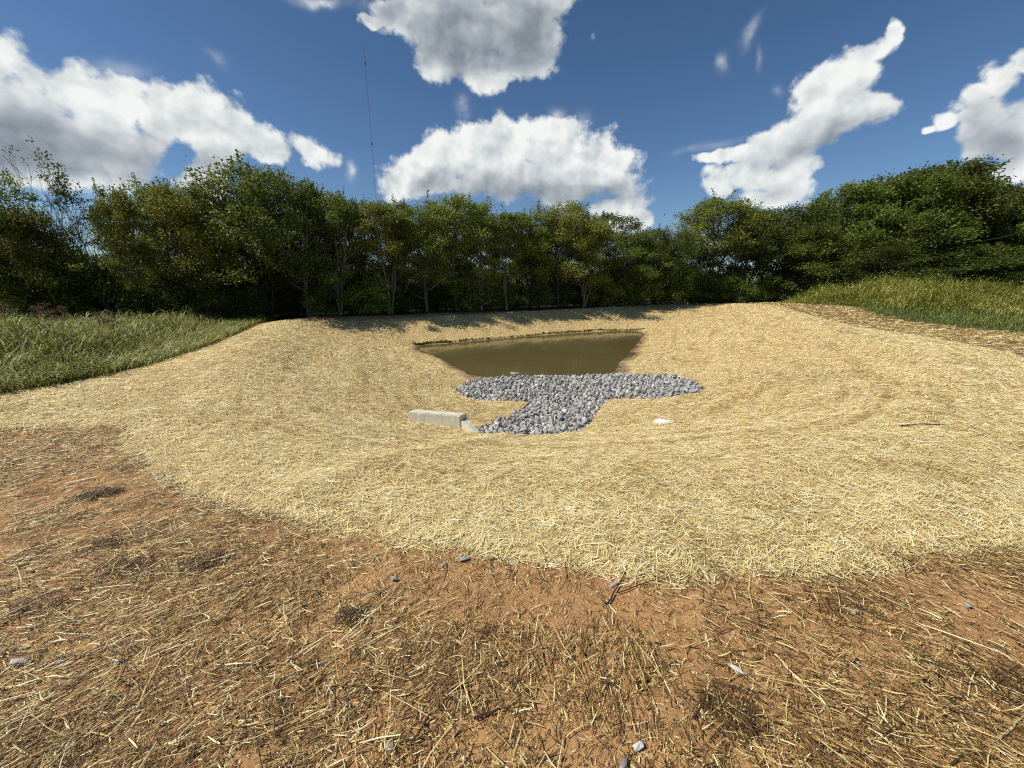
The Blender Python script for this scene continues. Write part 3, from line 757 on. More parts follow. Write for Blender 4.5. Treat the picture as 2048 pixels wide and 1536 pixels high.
def build_riprap():
    rng = np.random.default_rng(12)
    rocks = [hull_rock(rng) for _ in range(14)]
    mn = RIP.min(0); mx = RIP.max(0)
    pts = []
    for layer, (sp, dz) in enumerate(((0.105, 0.0), (0.112, 0.055))):
        xs = np.arange(mn[0], mx[0], sp); ys = np.arange(mn[1], mx[1], sp * 0.9)
        X, Y = np.meshgrid(xs, ys); X = X + (rng.random(X.shape) - 0.5) * sp * 0.9; Y = Y + (rng.random(X.shape) - 0.5) * sp * 0.9
        x = X.ravel(); y = Y.ravel(); sd = rip_sd(x, y); sd = sd + 0.05 * (fbm(x / 0.25, y / 0.25, 71 + layer, 2) - 0.5); ok = sd > (0.035 if layer == 0 else 0.11)
        x, y, sd = x[ok], y[ok], sd[ok]
        # the cross berm is heaped, the channel is flatter
        berm = sstep(7.4, 8.3, y)
        z = terrain(x, y, False) + dz * (0.7 + 0.4 * berm) + 0.022 + 0.02 * (rng.random(len(x)) - 0.5)
        # where the bed dips under water the heap closes the pond off
        z = np.maximum(z, WZ + 0.04 + dz * 0.6)
        pts += list(zip(x, y, z))
    pts = np.array(pts)
    size = 0.036 + 0.050 * rng.random(len(pts)) ** 2.0
    order = np.argsort(np.hypot(pts[:, 0], pts[:, 1]) - size * 12)
    print('riprap stones', len(pts))
    meshes = []
    for V, F in rocks:
        meshes.append(mesh_np('riprap_stone', V, F, M_ROCK, {'rnd': np.zeros(len(V))}))
    near = order[:300]; rest = order[300:]
    for i in near:
        o = link('riprap_stone', meshes[rng.integers(len(meshes))])
        o.location = pts[i]; o.scale = [size[i]] * 3; o.rotation_mode = 'QUATERNION'; o.rotation_quaternion = rot_rand(rng)
        tag(o, 'angular grey riprap stone at the near end of the stone channel', 'stone', 'loose grey stones of the riprap channel')
    VV = []; FF = []; RR = []; n = 0
    for i in rest:
        V, F = rocks[rng.integers(len(rocks))]
        R = np.array(rot_rand(rng).to_matrix())
        v = (V * size[i]) @ R.T + pts[i]
        VV.append(v); FF.append(F + n); n += len(v); RR.append(np.full(len(v), rng.random()))
    o = link('riprap_bed', mesh_np('riprap_bed', np.concatenate(VV), np.concatenate(FF), M_ROCK, {'rnd': np.concatenate(RR)}))
    tag(o, 'grey crushed stone riprap heaped across the head of the pond', 'riprap', kind='stuff')
    # dark silt bed under the stones
    xs = np.arange(mn[0] - .1, mx[0] + .1, 0.07); ys = np.arange(mn[1] - .1, mx[1] + .1, 0.07)
    X, Y = np.meshgrid(xs, ys); sd = rip_sd(X, Y)
    Z = np.maximum(terrain(X, Y, False), WZ + 0.01) + 0.012
    m, nt, p, out = new_mat('rock_dust'); geo = nd(nt, 'ShaderNodeNewGeometry')
    nt.links.new(ramp(nt, noise(nt, geo.outputs['Position'], 30, 4, 0.6), [(0.35, (0.12, 0.115, 0.11)), (0.7, (0.32, 0.315, 0.31))]), p.inputs['Base Color'])
    keep = (sd[:-1, :-1] > 0.03) & (sd[1:, 1:] > 0.03)
    F = grid_faces(len(ys), len(xs), keep); V = np.stack([X.ravel(), Y.ravel(), Z.ravel()], 1)
    used = np.zeros(len(V), bool); used[F.ravel()] = True; remap = np.cumsum(used) - 1
    o = link('gravel_bed', mesh_np('gravel_bed', V[used], remap[F], m, smooth=True)); tag(o, 'grey stone dust under the riprap', 'gravel', kind='stuff')
build_riprap()

def single_rock(name, px, py, size_px, mat, label, cat='stone', seed=0, sc=(1, 0.8, 0.55), sink=0.3, rotz=0.0, group=None):
    rng = np.random.default_rng(seed)
    V, F = hull_rock(rng, 16, 0.9)
    P = hit(px, py); depth = P[1] * math.cos(PITCH) + (CAM_H - P[2]) * math.sin(PITCH)
    s = size_px / FPX * depth * 0.52
    V = V * np.array(sc) * s
    zg = float(hz(np.array([P[0]]), np.array([P[1]]))[0])
    o = link(name, mesh_np(name, V, F, mat, {'rnd': np.full(len(V), rng.random())}))
    o.location = (P[0], P[1], zg + s * sc[2] * (1 - sink)); o.rotation_euler = (rng.normal() * 0.15, rng.normal() * 0.15, rotz)
    tag(o, label, cat, group); return o

G = 'loose stones lying on the bare soil'
ROCKS = [
 (780, 1498, 30, M_ROCK, 'blocky blue grey stone among straw at the bottom edge of the picture, left of centre', (0.8, 1.1, .7), 1.2),
 (1277, 1497, 27, M_ROCK, 'square grey stone with a white vein on bare soil, bottom right of centre', (1, .9, .5), .3),
 (1247, 1532, 30, M_ROCK, 'grey stone cut by the bottom edge of the picture below the square one', (1, .8, .6), .7),
 (788, 1166, 24, M_ROCK, 'rounded grey stone on bare soil just below the straw mulch edge', (1, .7, .6), .2),
 (928, 1124, 30, M_ROCK, 'flat blue grey stone by the mulch edge near the picture centre', (1, .6, .35), .4),
 (890, 1134, 20, M_ROCK, 'small bluish stone left of the flat one by the mulch edge', (1, .6, .4), .9),
 (1226, 1176, 26, M_ROCK, 'greyish stone beside the forked dark stick', (1, .7, .35), .1),
 (1930, 1222, 30, M_ROCK, 'dark stone half buried at the right below the mulch edge', (1, .5, .5), -.3),
 (1705, 1235, 20, M_ROCK, 'small dark stone among straw stalks at the right', (1, .7, .5), .5),
 (792, 1283, 22, M_WHITEROCK, 'pale cream stone lying in the straw left of centre', (1, .5, .35), .2),
 (1470, 1345, 32, M_ROCK, 'long light grey stone wedged under straw, right of centre', (1.1, .5, .4), -.9),
 (405, 1032, 17, M_WHITEROCK, 'white pebble on bare soil near the left corner of the mulch', (1.1, .6, .4), .3),
 (515, 1033, 15, M_BROWNROCK, 'tan pebble touching the mulch edge beside the white one', (1, .7, .4), .3),
 (46, 1332, 34, M_ROCK, 'elongated blue grey stone at the left edge of the picture', (1.2, .6, .5), .5),
 (10, 1312, 24, M_ROCK, 'dark stone cut by the left edge of the picture', (1, .7, .6), .1),
 (122, 1330, 26, M_WHITEROCK, 'flat pale stone right of the blue grey one at the left edge', (1.1, .5, .25), .4),
 (240, 1330, 28, M_ROCK, 'dull grey stone half covered by straw in the lower left', (1, .8, .35), .2),
 (1440, 1425, 40, M_ROCK, 'large dark grey stone buried in straw at the lower right', (1.1, .8, .3), -.5),
 (1225, 1285, 13, M_BROWNROCK, 'small tan pebble on soil, lower right of centre', (1, .8, .5), 0),
 (1100, 1530, 14, M_WHITEROCK, 'cream pebble at the bottom edge near the centre', (1, .8, .6), 0),
 (640, 1330, 16, M_ROCK, 'small grey stone in the straw pile left of centre', (1, .7, .5), .8),
 (1620, 1282, 12, M_BROWNROCK, 'pale tan pebble on the open soil patch at the right', (1, .8, .5), .8),
]
for i, (px, py, s, m, lab, sc, rz) in enumerate(ROCKS):
    single_rock('stone', px, py, s, m, lab, seed=100 + i, sc=sc, rotz=rz, group=G, sink=0.05)

# white lump on the mulch and tan slab on the heap
def white_scrap():
    P = hit(1331, 848); rng = np.random.default_rng(4)
    m, nt, p, out = new_mat('white_powder'); tc = nd(nt, 'ShaderNodeTexCoord')
    n = noise(nt, tc.outputs['Object'], 30, 4, 0.6)
    nt.links.new(ramp(nt, n, [(0.3, (0.70, 0.70, 0.70)), (0.6, (0.86, 0.86, 0.86))]), p.inputs['Base Color'])
    nt.links.new(bump(nt, n, 0.5, 0.01), p.inputs['Normal'])
    nr, na = 14, 40
    V = []; 
    for i in range(nr + 1):
        for j in range(na):
            a = 2 * math.pi * j / na; r = i / nr
            edge = 1 + 0.28 * math.sin(3 * a + 1) + 0.12 * math.sin(7 * a) + 0.08 * math.sin(13 * a + 2)
            x = r * 0.155 * edge * math.cos(a); y = r * 0.11 * edge * math.sin(a)
            h = 0.045 * (1 - r ** 2) * (0.6 + 0.7 * float(vnoise(np.array(x * 22 + 40), np.array(y * 22 + 7), 5))) + 0.012 if i < nr else -0.02
            V.append((x, y, h))
    idx = np.arange((nr + 1) * na).reshape(nr + 1, na); a = idx[:-1]; b = idx[1:]
    F = np.stack([a, b, np.roll(b, -1, 1), np.roll(a, -1, 1)], -1).reshape(-1, 4)
    o = link('white_scrap', mesh_np('white_scrap', np.array(V), F, m, smooth=True))
    o.location = (P[0], P[1], float(hz(np.array([P[0]]), np.array([P[1]]))[0]) + 0.02); o.rotation_euler = (0.18, 0, 0)
    tag(o, 'small crumpled white scrap lying alone on the straw slope right of the riprap', 'scrap')
white_scrap()
P = hit(1033, 752)
o = single_rock('tan_slab', 1033, 752, 24, M_BROWNROCK, 'flat tan slab resting on top of the grey riprap at the water edge', seed=77, sc=(1.1, .7, .3), group=None)
P = hit(1033, 750, 0.15, WZ); o.location = (P[0], P[1], P[2] + 0.03)

# ------------------------------------------------------------------ headwall
def headwall():
    m, nt, p, out = new_mat('weathered_concrete')
    tc = nd(nt, 'ShaderNodeTexCoord'); mp = nd(nt, 'ShaderNodeMapping'); mp.inputs['Scale'].default_value = (1, 1, 0.12)
    nt.links.new(tc.outputs['Object'], mp.inputs[0])
    n = noise(nt, mp.outputs[0], 22, 4, 0.6); n2 = noise(nt, tc.outputs['Object'], 40, 5, 0.7); n3 = noise(nt, tc.outputs['Object'], 5, 3, 0.5)
    c = ramp(nt, n, [(0.30, (0.60, 0.565, 0.45)), (0.66, (0.74, 0.70, 0.57))])
    c = mixc(nt, ramp(nt, n3, [(0.4, 0.0), (0.7, 0.45)]), c, (0.38, 0.33, 0.24))
    c = mixc(nt, ramp(nt, n2, [(0.3, 0.5), (0.45, 0.0)]), c, (0.22, 0.19, 0.15))
    nt.links.new(c, p.inputs['Base Color']); nt.links.new(bump(nt, n2, 0.5, 0.006), p.inputs['Normal'])
    import bmesh
    # front top edge, from the photo
    P0 = hit(872, 858); D = P0[1] + 0.02; ztop = None
    depth = P0[1] * math.cos(PITCH) + (CAM_H - P0[2]) * math.sin(PITCH)
    def at(px, py, dy):
        d = ray(px, py); t = dy / d[1]; return np.array([d[0] * t, d[1] * t, CAM_H + d[2] * t])
    A = at(816, 824, P0[1] + 0.20); B = at(920, 832, P0[1] + 0.02)
    z = (A[2] + B[2]) / 2; A[2] = B[2] = z
    u = B - A; u /= np.linalg.norm(u); L = np.linalg.norm(B - A)
    root = bpy.data.objects.new('headwall', None); COL.objects.link(root)
    root.location = ((A + B) / 2)[0], ((A + B) / 2)[1], z - 0.45; root.rotation_euler = (0, 0, math.atan2(u[1], u[0]))
    tag(root, 'low weathered concrete headwall with a sloping wing beside the riprap channel', 'headwall')
    def prism(name, prof_xy, z0, z1s):
        bm = bmesh.new(); n = len(prof_xy)
        lo = [bm.verts.new((x, y, z0)) for x, y in prof_xy]; hi = [bm.verts.new((x, y, zz)) for (x, y), zz in zip(prof_xy, z1s)]
        bm.faces.new(lo[::-1]); bm.faces.new(hi)
        for i in range(n): bm.faces.new((lo[i], lo[(i + 1) % n], hi[(i + 1) % n], hi[i]))
        bmesh.ops.recalc_face_normals(bm, faces=bm.faces[:])
        bmesh.ops.bevel(bm, geom=bm.edges[:], offset=0.010, segments=2, affect='EDGES')
        me = bpy.data.meshes.new(name); bm.to_mesh(me); bm.free(); me.materials.append(m)
        return link(name, me, root)
    h = L / 2; T = 0.155
    prism('wall', [(-h, 0), (h, 0), (h + 0.055, T), (-h + 0.03, T)], -0.25, [0.45] * 4)
    # wing: starts behind the end face and slopes down towards the channel
    prism('wing_wall', [(h + 0.006, 0.012), (h + 0.42, -0.20), (h + 0.46, -0.13), (h + 0.060, T - 0.004)], -0.45, [0.38, 0.17, 0.17, 0.38])
headwall()

# ------------------------------------------------------------------ radio mast
def mast():
    d = ray(752, 395); k = 330.0 / math.hypot(d[0], d[1]); bx, by = d[0] * k, d[1] * k
    dt = ray(727, 88); H = CAM_H + dt[2] * (330.0 / math.hypot(dt[0], dt[1]))
    m, nt, p, out = new_mat('painted_steel'); p.inputs['Base Color'].default_value = (0.22, 0.22, 0.24, 1)
    V = []; F = []
    def tube(a, b, r, k=4):
        a = np.array(a, float); b = np.array(b, float); w = b - a; w /= np.linalg.norm(w)
        u = np.cross(w, [0.3, 0.9, 0.1]); u /= np.linalg.norm(u); v = np.cross(w, u); o = len(V)
        for c in (a, b):
            for i in range(k):
                t = 2 * math.pi * i / k; V.append(c + r * (u * math.cos(t) + v * math.sin(t)))
        for i in range(k): F.append((o + i, o + (i + 1) % k, o + k + (i + 1) % k, o + k + i))
    R = 0.36; leg = [(R * math.cos(t), R * math.sin(t)) for t in (0.3, 0.3 + 2.094, 0.3 + 4.189)]
    for x, y in leg: tube((x, y, 0), (x, y, H), 0.045)
    z = 0.0; i = 0
    while z < H - 1.5:
        for q in range(3):
            a = leg[q]; b = leg[(q + 1) % 3]
            if i % 2: a, b = b, a
            tube((a[0], a[1], z), (b[0], b[1], z + 1.5), 0.035, 3)
        z += 1.5; i += 1
    root = bpy.data.objects.new('radio_mast', None); COL.objects.link(root); root.location = (bx, by, 0)
    tag(root, 'very thin tall lattice radio mast rising far behind the trees', 'mast')
    link('lattice', mesh_np('lattice', np.array(V), np.array(F), m), root)
    V = []; F = []
    for hh in (0.30, 0.62, 0.93): tube((0, 0, H * hh - 0.5), (0, 0, H * hh + 0.9), 0.62, 8)
    tube((0, 0, H), (0, 0, H + 3.0), 0.05)
    link('antenna', mesh_np('antenna', np.array(V), np.array(F), m), root)
    V = []; F = []
    for t in (0.9, 0.9 + 2.094, 0.9 + 4.189):
        for hh, rr in ((0.30, 55), (0.62, 55), (0.93, 95)): tube((0, 0, H * hh), (rr * math.cos(t), rr * math.sin(t), 0), 0.012, 3)
    link('guy_wires', mesh_np('guy_wires', np.array(V), np.array(F), m), root)
mast()

# ------------------------------------------------------------------ trees
def tubes(paths, k=5):
    """paths: list of (P (n,3), r (n,))"""
    VV = []; FF = []; o = 0
    ca = np.cos(np.arange(k) * 2 * math.pi / k); sa = np.sin(np.arange(k) * 2 * math.pi / k)
    for P, r in paths:
        n = len(P); T = np.gradient(P, axis=0); T /= np.linalg.norm(T, axis=1)[:, None] + 1e-9
        ref = np.array([0.31, 0.93, 0.17]); U = np.cross(T, ref); U /= np.linalg.norm(U, axis=1)[:, None] + 1e-9; W = np.cross(T, U)
        V = P[:, None] + r[:, None, None] * (U[:, None] * ca[None, :, None] + W[:, None] * sa[None, :, None])
        VV.append(V.reshape(-1, 3)); idx = np.arange(n * k).reshape(n, k) + o
        a = idx[:-1]; b = idx[1:]
        FF.append(np.stack([a, np.roll(a, -1, 1), np.roll(b, -1, 1), b], -1).reshape(-1, 4)); o += n * k
    return np.concatenate(VV), np.concatenate(FF)

def leaves(C, n_each, spread, rng, size=0.10, up=0.18, drag=(0, 0)):
    """leaf sprays around clump centres C (m,3), spread (m,3)"""
    m = len(C); idx = np.repeat(np.arange(m), n_each)
    N = len(idx)
    g = rng.normal(size=(N, 3)); g /= np.linalg.norm(g, axis=1)[:, None]
    rad = rng.random(N) ** 0.55
    P = C[idx] + rng.normal(size=(N, 3)) * 0.54 * spread[idx]
    nrm = rng.normal(size=(N, 3)) + np.array([0, 0, up * 2]) + g * 0.7; nrm /= np.linalg.norm(nrm, axis=1)[:, None]
    t = rng.normal(size=(N, 3)) + np.array([drag[0], drag[1], -0.25]); t -= nrm * (t * nrm).sum(1)[:, None]; t /= np.linalg.norm(t, axis=1)[:, None] + 1e-9
    b = np.cross(nrm, t)
    s = size * (0.6 + 0.8 * rng.random(N))
    L = t * s[:, None]; B = b * (s * 0.36)[:, None]; D = nrm * (s * 0.12)[:, None]
    V = np.stack([P - L * 0.5, P - L * 0.05 + B + D, P + L * 0.55, P - L * 0.05 - B + D], 1).reshape(-1, 3)
    F = np.arange(4 * N).reshape(N, 4)
    return V, F, N, P

def make_tree(seed, H, W, z0=0.28, nclump=60, nleaf=15000, leafsize=0.080, stems=2, lean=0.0, shell=0.5, top=0.5, trunk_r=0.050, thin=1.0, clump=0.42, twigs=True):
    rng = np.random.default_rng(seed)
    paths = []; stempts = []
    for i in range(stems):
        a = rng.random() * 6.28; rr = W * 0.5 * (0.25 + 0.3 * rng.random()) if stems > 1 else W * 0.06
        n = 12; t = np.linspace(0, 1, n)
        ex, ey = rr * math.cos(a) + lean * H, rr * math.sin(a)
        top_h = H * (0.82 + 0.1 * rng.random())
        curve = t ** 1.3
        P = np.stack([ex * curve, ey * curve, top_h * t - 0.1], 1)
        P[1:, :2] += np.cumsum(rng.normal(size=(n - 1, 2)) * 0.055 * H / 8, 0)
        P[0] += np.array([0.07 * math.cos(a), 0.07 * math.sin(a), 0])
        r = trunk_r * (0.8 + 0.35 * rng.random()) * (1.12 - t) ** 0.9 + 0.008
        r[0] *= 1.35
        paths.append((P, r)); stempts.append(P)
    S = np.concatenate(stempts); Srad = np.concatenate([p[1] for p in paths])
    # clump centres fill the crown envelope, thicker towards its shell
    cs = []
    while len(cs) < nclump:
        t = rng.random() ** 0.85; z = z0 * H + (1 - z0) * H * t * 0.93
        prof = math.sqrt(max(0, 1 - ((t - top) / (1.02 - top if t > top else top + 0.22)) ** 2))
        a = rng.random() * 6.28; r = W / 2 * prof * (shell + (1 - shell) * rng.random()) * (1 if rng.random() < 0.8 else rng.random())
        r *= 0.92 + 0.22 * math.sin(3 * a + seed)
        cs.append((r * math.cos(a) + lean * z, r * math.sin(a), z))
    C = np.array(cs)
    sp = clump * (0.65 + 0.75 * rng.random(nclump)) * W / 4.0
    spread = np.stack([sp * 1.1, sp * 1.1, sp * 0.80], 1)
    for c, s in zip(C, sp):
        d = np.linalg.norm(S - (c - np.array([0, 0, 0.10 * H + 0.25 * np.hypot(c[0], c[1])])), axis=1) + (S[:, 2] > c[2] - 0.1) * 5
        j = int(np.argmin(d)); A = S[j]; n = 7; t = np.linspace(0, 1, n)[:, None]
        M = (A + c) / 2 + np.array([0, 0, -0.08 * np.linalg.norm(c - A)]) + rng.normal(size=3) * 0.10
        P = (1 - t) ** 2 * A + 2 * t * (1 - t) * M + t * t * c; P[1:-1] += rng.normal(size=(n - 2, 3)) * 0.035
        r0 = min(Srad[j] * 0.7, 0.012 + 0.011 * np.linalg.norm(c - A)); paths.append((P, r0 * (1.05 - t[:, 0] * 0.8)))
        if twigs:
            for _ in range(4):
                k = rng.integers(3, n); B = P[k]; e = rng.normal(size=3) * np.array([1, 1, .8]) + np.array([0, 0, .5]); e = e / np.linalg.norm(e) * s * (0.9 + 0.5 * rng.random())
                q = np.linspace(0, 1, 4)[:, None]; Q = B + e * q + rng.normal(size=(4, 3)) * 0.03 * q
                paths.append((Q, 0.010 * (1.1 - q[:, 0])))
    # upright leafy shoots along the top of the crown
    hi = C[C[:, 2] > H * 0.62]; shoots = []
    if len(hi):
        for _ in range(int(nclump * 0.5)):
            c = hi[rng.integers(len(hi))] + rng.normal(size=3) * 0.15; L = H * (0.04 + 0.06 * rng.random()); e = np.array([rng.normal() * 0.25, rng.normal() * 0.25, 1.0])
            q = rng.random(int(nleaf * thin / nclump * 0.16) + 6)[:, None]; shoots.append(c + q * e * L + rng.normal(size=(len(q), 3)) * 0.035)
            paths.append((c + np.linspace(0, 1, 4)[:, None] * e * L, np.full(4, 0.006)))
    TV, TF = tubes(paths)
    ne = np.maximum((nleaf * (sp ** 2) / (sp ** 2).sum()).astype(int), 8)
    ne = (ne * thin).astype(int)
    LV, LF, N, P = leaves(C, ne, spread, rng, leafsize)
    # stray sprays that break the outline
    ns = int(nclump * 2.2); k = rng.integers(0, nclump, ns)
    g = rng.normal(size=(ns, 3)); g /= np.linalg.norm(g, axis=1)[:, None]; g[:, 2] = np.abs(g[:, 2])
    C2 = C[k] + g * spread[k] * 1.12
    LV2, LF2, N2, P2 = leaves(C2, np.full(ns, max(6, int(nleaf * thin * 0.10 / ns))), np.full((ns, 3), 0.14 * W / 4), rng, leafsize * 0.9)
    V = np.concatenate([LV, LV2]); F = np.concatenate([LF, LF2 + len(LV)]); N += N2
    if shoots:
        SP = np.concatenate(shoots); SV, SF, N3, _ = leaves(SP, np.ones(len(SP), int), np.full((len(SP), 3), 0.02), rng, leafsize * 0.9)
        F = np.concatenate([F, SF + len(V)]); V = np.concatenate([V, SV]); N += N3
    r = np.clip(rng.random(N) * 0.9 + 0.05, 0, 1)
    r = np.repeat(r, 4)
    return TV, TF, V, F, r

PROTO = {}
def proto(key, **kw):
    if key not in PROTO:
        TV, TF, LV, LF, r = make_tree(**kw)
        PROTO[key] = (TV, TF, LV, LF, r, kw['H'], kw['W'])
    return PROTO[key]
SHAPES = {
 'round':  dict(seed=1, H=6.5, W=4.2, z0=0.30, nclump=85, nleaf=19000, stems=2, clump=0.34),
 'round2': dict(seed=2, H=6.5, W=4.2, z0=0.24, nclump=90, nleaf=20500, stems=3, clump=0.33),
 'tall':   dict(seed=3, H=6.8, W=3.2, z0=0.34, nclump=66, nleaf=13500, stems=2, top=0.6, clump=0.34),
 'tall2':  dict(seed=4, H=6.8, W=3.0, z0=0.38, nclump=58, nleaf=11500, stems=3, top=0.62, clump=0.35),
 'tall3':  dict(seed=5, H=6.8, W=3.4, z0=0.28, nclump=66, nleaf=13500, stems=4, top=0.58, clump=0.34),
 'vase':   dict(seed=6, H=7.2, W=4.2, z0=0.50, nclump=64, nleaf=14500, stems=5, top=0.45, shell=0.35, clump=0.33),
 'sparse': dict(seed=7, H=6.8, W=3.0, z0=0.35, nclump=44, nleaf=5500, stems=2, top=0.6, clump=0.34),
 'big':    dict(seed=8, H=10.0, W=7.5, z0=0.14, nclump=170, nleaf=52000, stems=3, clump=0.26, trunk_r=0.14, leafsize=0.125),
 'big2':   dict(seed=9, H=10.0, W=7.0, z0=0.12, nclump=165, nleaf=50000, stems=3, clump=0.27, trunk_r=0.14, leafsize=0.125, top=0.55),
 'bushy':  dict(seed=10, H=6.0, W=4.6, z0=0.12, nclump=95, nleaf=19000, stems=4, clump=0.32),
 'shrub':  dict(seed=11, H=2.4, W=2.6, z0=0.06, nclump=36, nleaf=5500, stems=5, trunk_r=0.022, leafsize=0.09, clump=0.55),
 'shrub2': dict(seed=12, H=2.6, W=3.0, z0=0.05, nclump=40, nleaf=6000, stems=6, trunk_r=0.02, leafsize=0.09, clump=0.5),
}
MESHES = {}
def tree_meshes(shape, leafmat, bark):
    k = (shape, leafmat.name, bark.name)
    if k not in MESHES:
        TV, TF, LV, LF, r, H, W = proto(shape, **SHAPES[shape])
        MESHES[k] = (mesh_np('trunk', TV, TF, bark, smooth=True), mesh_np('crown', LV, LF, leafmat, {'rnd': r}))
    return MESHES[k]

def place_tree(name, shape, x, y, H, W, leafmat, bark, label, cat='tree', group=None, rz=0.0, z=None):
    tm, cm = tree_meshes(shape, leafmat, bark)
    h0, w0 = SHAPES[shape]['H'], SHAPES[shape]['W']
    root = bpy.data.objects.new(name, None); COL.objects.link(root)
    zg = float(hz(np.array([x]), np.array([y]))[0]) if z is None else z
    root.location = (x, y, zg - 0.03); root.rotation_euler = (0, 0, rz); root.scale = (W / w0, W / w0, H / h0)
    tag(root, label, cat, group)
    link('trunk', tm, root); link('crown', cm, root)
    return root

LN = np.array([-0.45, 0.89]); LD = np.array([0.89, 0.45]); L0 = np.array([-8.9, 14.8])
def line_point(px, off, yfar=27.5):
    """point of the tree row seen at photo column px, off metres behind the rim"""
    d = ray(px, 560); u = np.array([d[0], d[1]])
    if px <= 1440:
        # |(u t - L0) . LN| = off
        t = (off + L0 @ LN) / (u @ LN); return u * t
    y = yfar + off - 1.0 + (px - 1440) * 0.0005
    return u * (y / u[1])
def height_for(px, top, p, zg):
    d = ray(px, top); t = math.hypot(*p) / math.hypot(d[0], d[1]); return CAM_H + d[2] * t - zg

G1 = 'trees along the edge of the basin'
TREES = [
 # px, top y, width px, offset, shape, leaves, bark, label
 (0,318,190,1.2,'round',M_LEAF_OLIVE,M_BARK_DARK,'yellow green tree cut by the left edge of the picture'),
 (60,400,200,1.0,'bushy',M_LEAF_OLIVE,M_BARK_DARK,'low spreading yellow green tree beneath the half bare tree'),
 (262,352,90,1.0,'tall3',M_LEAF_OLIVE,M_BARK_PALE,'narrow light green tree just right of the half bare tree'),
 (345,345,180,1.3,'round2',M_LEAF_YEL,M_BARK_PALE,'rounded yellowing tree with orange tinged leaves left of the tallest dark tree'),
 (425,345,110,2.2,'tall',M_LEAF_MID,M_BARK_PALE,'slim green tree between the yellowing tree and the tall dark domed tree'),
 (530,306,230,2.0,'round2',M_LEAF_MID,M_BARK_DARK,'tall dense dark green tree with the highest dome on the left half'),
 (610,342,150,1.4,'round',M_LEAF_DARK,M_BARK_PALE,'dark green tree on the right shoulder of the highest dome'),
 (672,362,110,1.1,'tall3',M_LEAF_MID,M_BARK_PALE,'green tree stepping down left of the mast'),
 (722,376,72,2.0,'sparse',M_LEAF_DARK,M_BARK_DARK,'thin dark topped tree directly left of the mast'),
 (775,388,120,1.1,'tall2',M_LEAF_OLIVE,M_BARK_PALE,'olive tree with a forked pale trunk right of the mast foot'),
 (800,380,80,2.6,'sparse',M_LEAF_MID,M_BARK_DARK,'wispy bluish green treetop rising behind the forked tree'),
 (850,396,120,1.3,'round',M_LEAF_MID,M_BARK_PALE,'green tree with a leaning pale trunk left of the light green peak'),
 (912,368,120,1.5,'tall',M_LEAF_OLIVE,M_BARK_PALE,'pointed light green treetop, the highest of the middle trees'),
 (962,386,100,1.2,'tall3',M_LEAF_OLIVE,M_BARK_PALE,'light green tree with several pale stems right of the pointed top'),
 (1015,408,90,1.1,'tall2',M_LEAF_MID,M_BARK_PALE,'tree with twin pale stems meeting at the ground near the middle'),
 (1060,404,100,1.6,'tall',M_LEAF_MID,M_BARK_PALE,'feathery green tree beside the twin stemmed one'),
 (1120,392,150,1.4,'round',M_LEAF_YEL,M_BARK_PALE,'broad yellow olive tree under the big middle cloud'),
 (1170,415,100,1.1,'tall3',M_LEAF_OLIVE,M_BARK_PALE,'olive tree on the right flank of the broad yellow olive tree'),
 (1222,408,100,2.4,'sparse',M_LEAF_DARK,M_BARK_DARK,'sparse dark tree with see through branches against the cloud base'),
 (1262,448,110,1.2,'bushy',M_LEAF_MID,M_BARK_DARK,'low bushy green tree at the foot of the white cloud tail'),
 (1310,445,100,1.5,'round2',M_LEAF_DARK,M_BARK_DARK,'small dark tree in the dip of the treeline'),
 (1348,446,90,1.0,'bushy',M_LEAF_DARK,M_BARK_DARK,'bushy dark tree left of the umbrella shaped tree'),
 (1418,384,160,1.2,'vase',M_LEAF_OLIVE,M_BARK_DARK,'umbrella shaped tree with sky showing between its bare branches'),
 (1490,404,110,1.4,'vase',M_LEAF_MID,M_BARK_DARK,'dark spreading tree right of the umbrella shaped tree'),
 (1562,398,140,2.0,'round',M_LEAF_DARK,M_BARK_DARK,'rounded dark green tree in front of the right hand cloud'),
 (1600,440,150,0.6,'bushy',M_LEAF_MID,M_BARK_DARK,'lower green tree leaning out left of the large right hand grove'),
 (1668,352,170,1.6,'big2',M_LEAF_MID,M_BARK_DARK,'sunlit olive tree at the left shoulder of the large grove'),
 (1755,328,200,2.2,'big',M_LEAF_GROVE,M_BARK_DARK,'large full green tree left of the highest right hand crown'),
 (1855,310,210,2.0,'big2',M_LEAF_GROVE,M_BARK_DARK,'highest and broadest green tree of the right hand grove'),
 (1935,348,130,1.6,'big',M_LEAF_DARK,M_BARK_DARK,'dark tree with a jutting branch right of the highest crown'),
 (1990,368,160,1.0,'big2',M_LEAF_DARK,M_BARK_DARK,'dense dark green tree falling away towards the right edge'),
 (2075,392,170,0.6,'big',M_LEAF_DARK,M_BARK_DARK,'dark tree cut by the right edge of the picture'),
 (1720,470,190,-0.6,'bushy',M_LEAF_DARK,M_BARK_DARK,'low dark tree in front of the large grove above the weedy mound'),
 (1880,480,230,-0.4,'bushy',M_LEAF_DARK,M_BARK_DARK,'low spreading dark tree above the yellow green weeds at the right'),
]
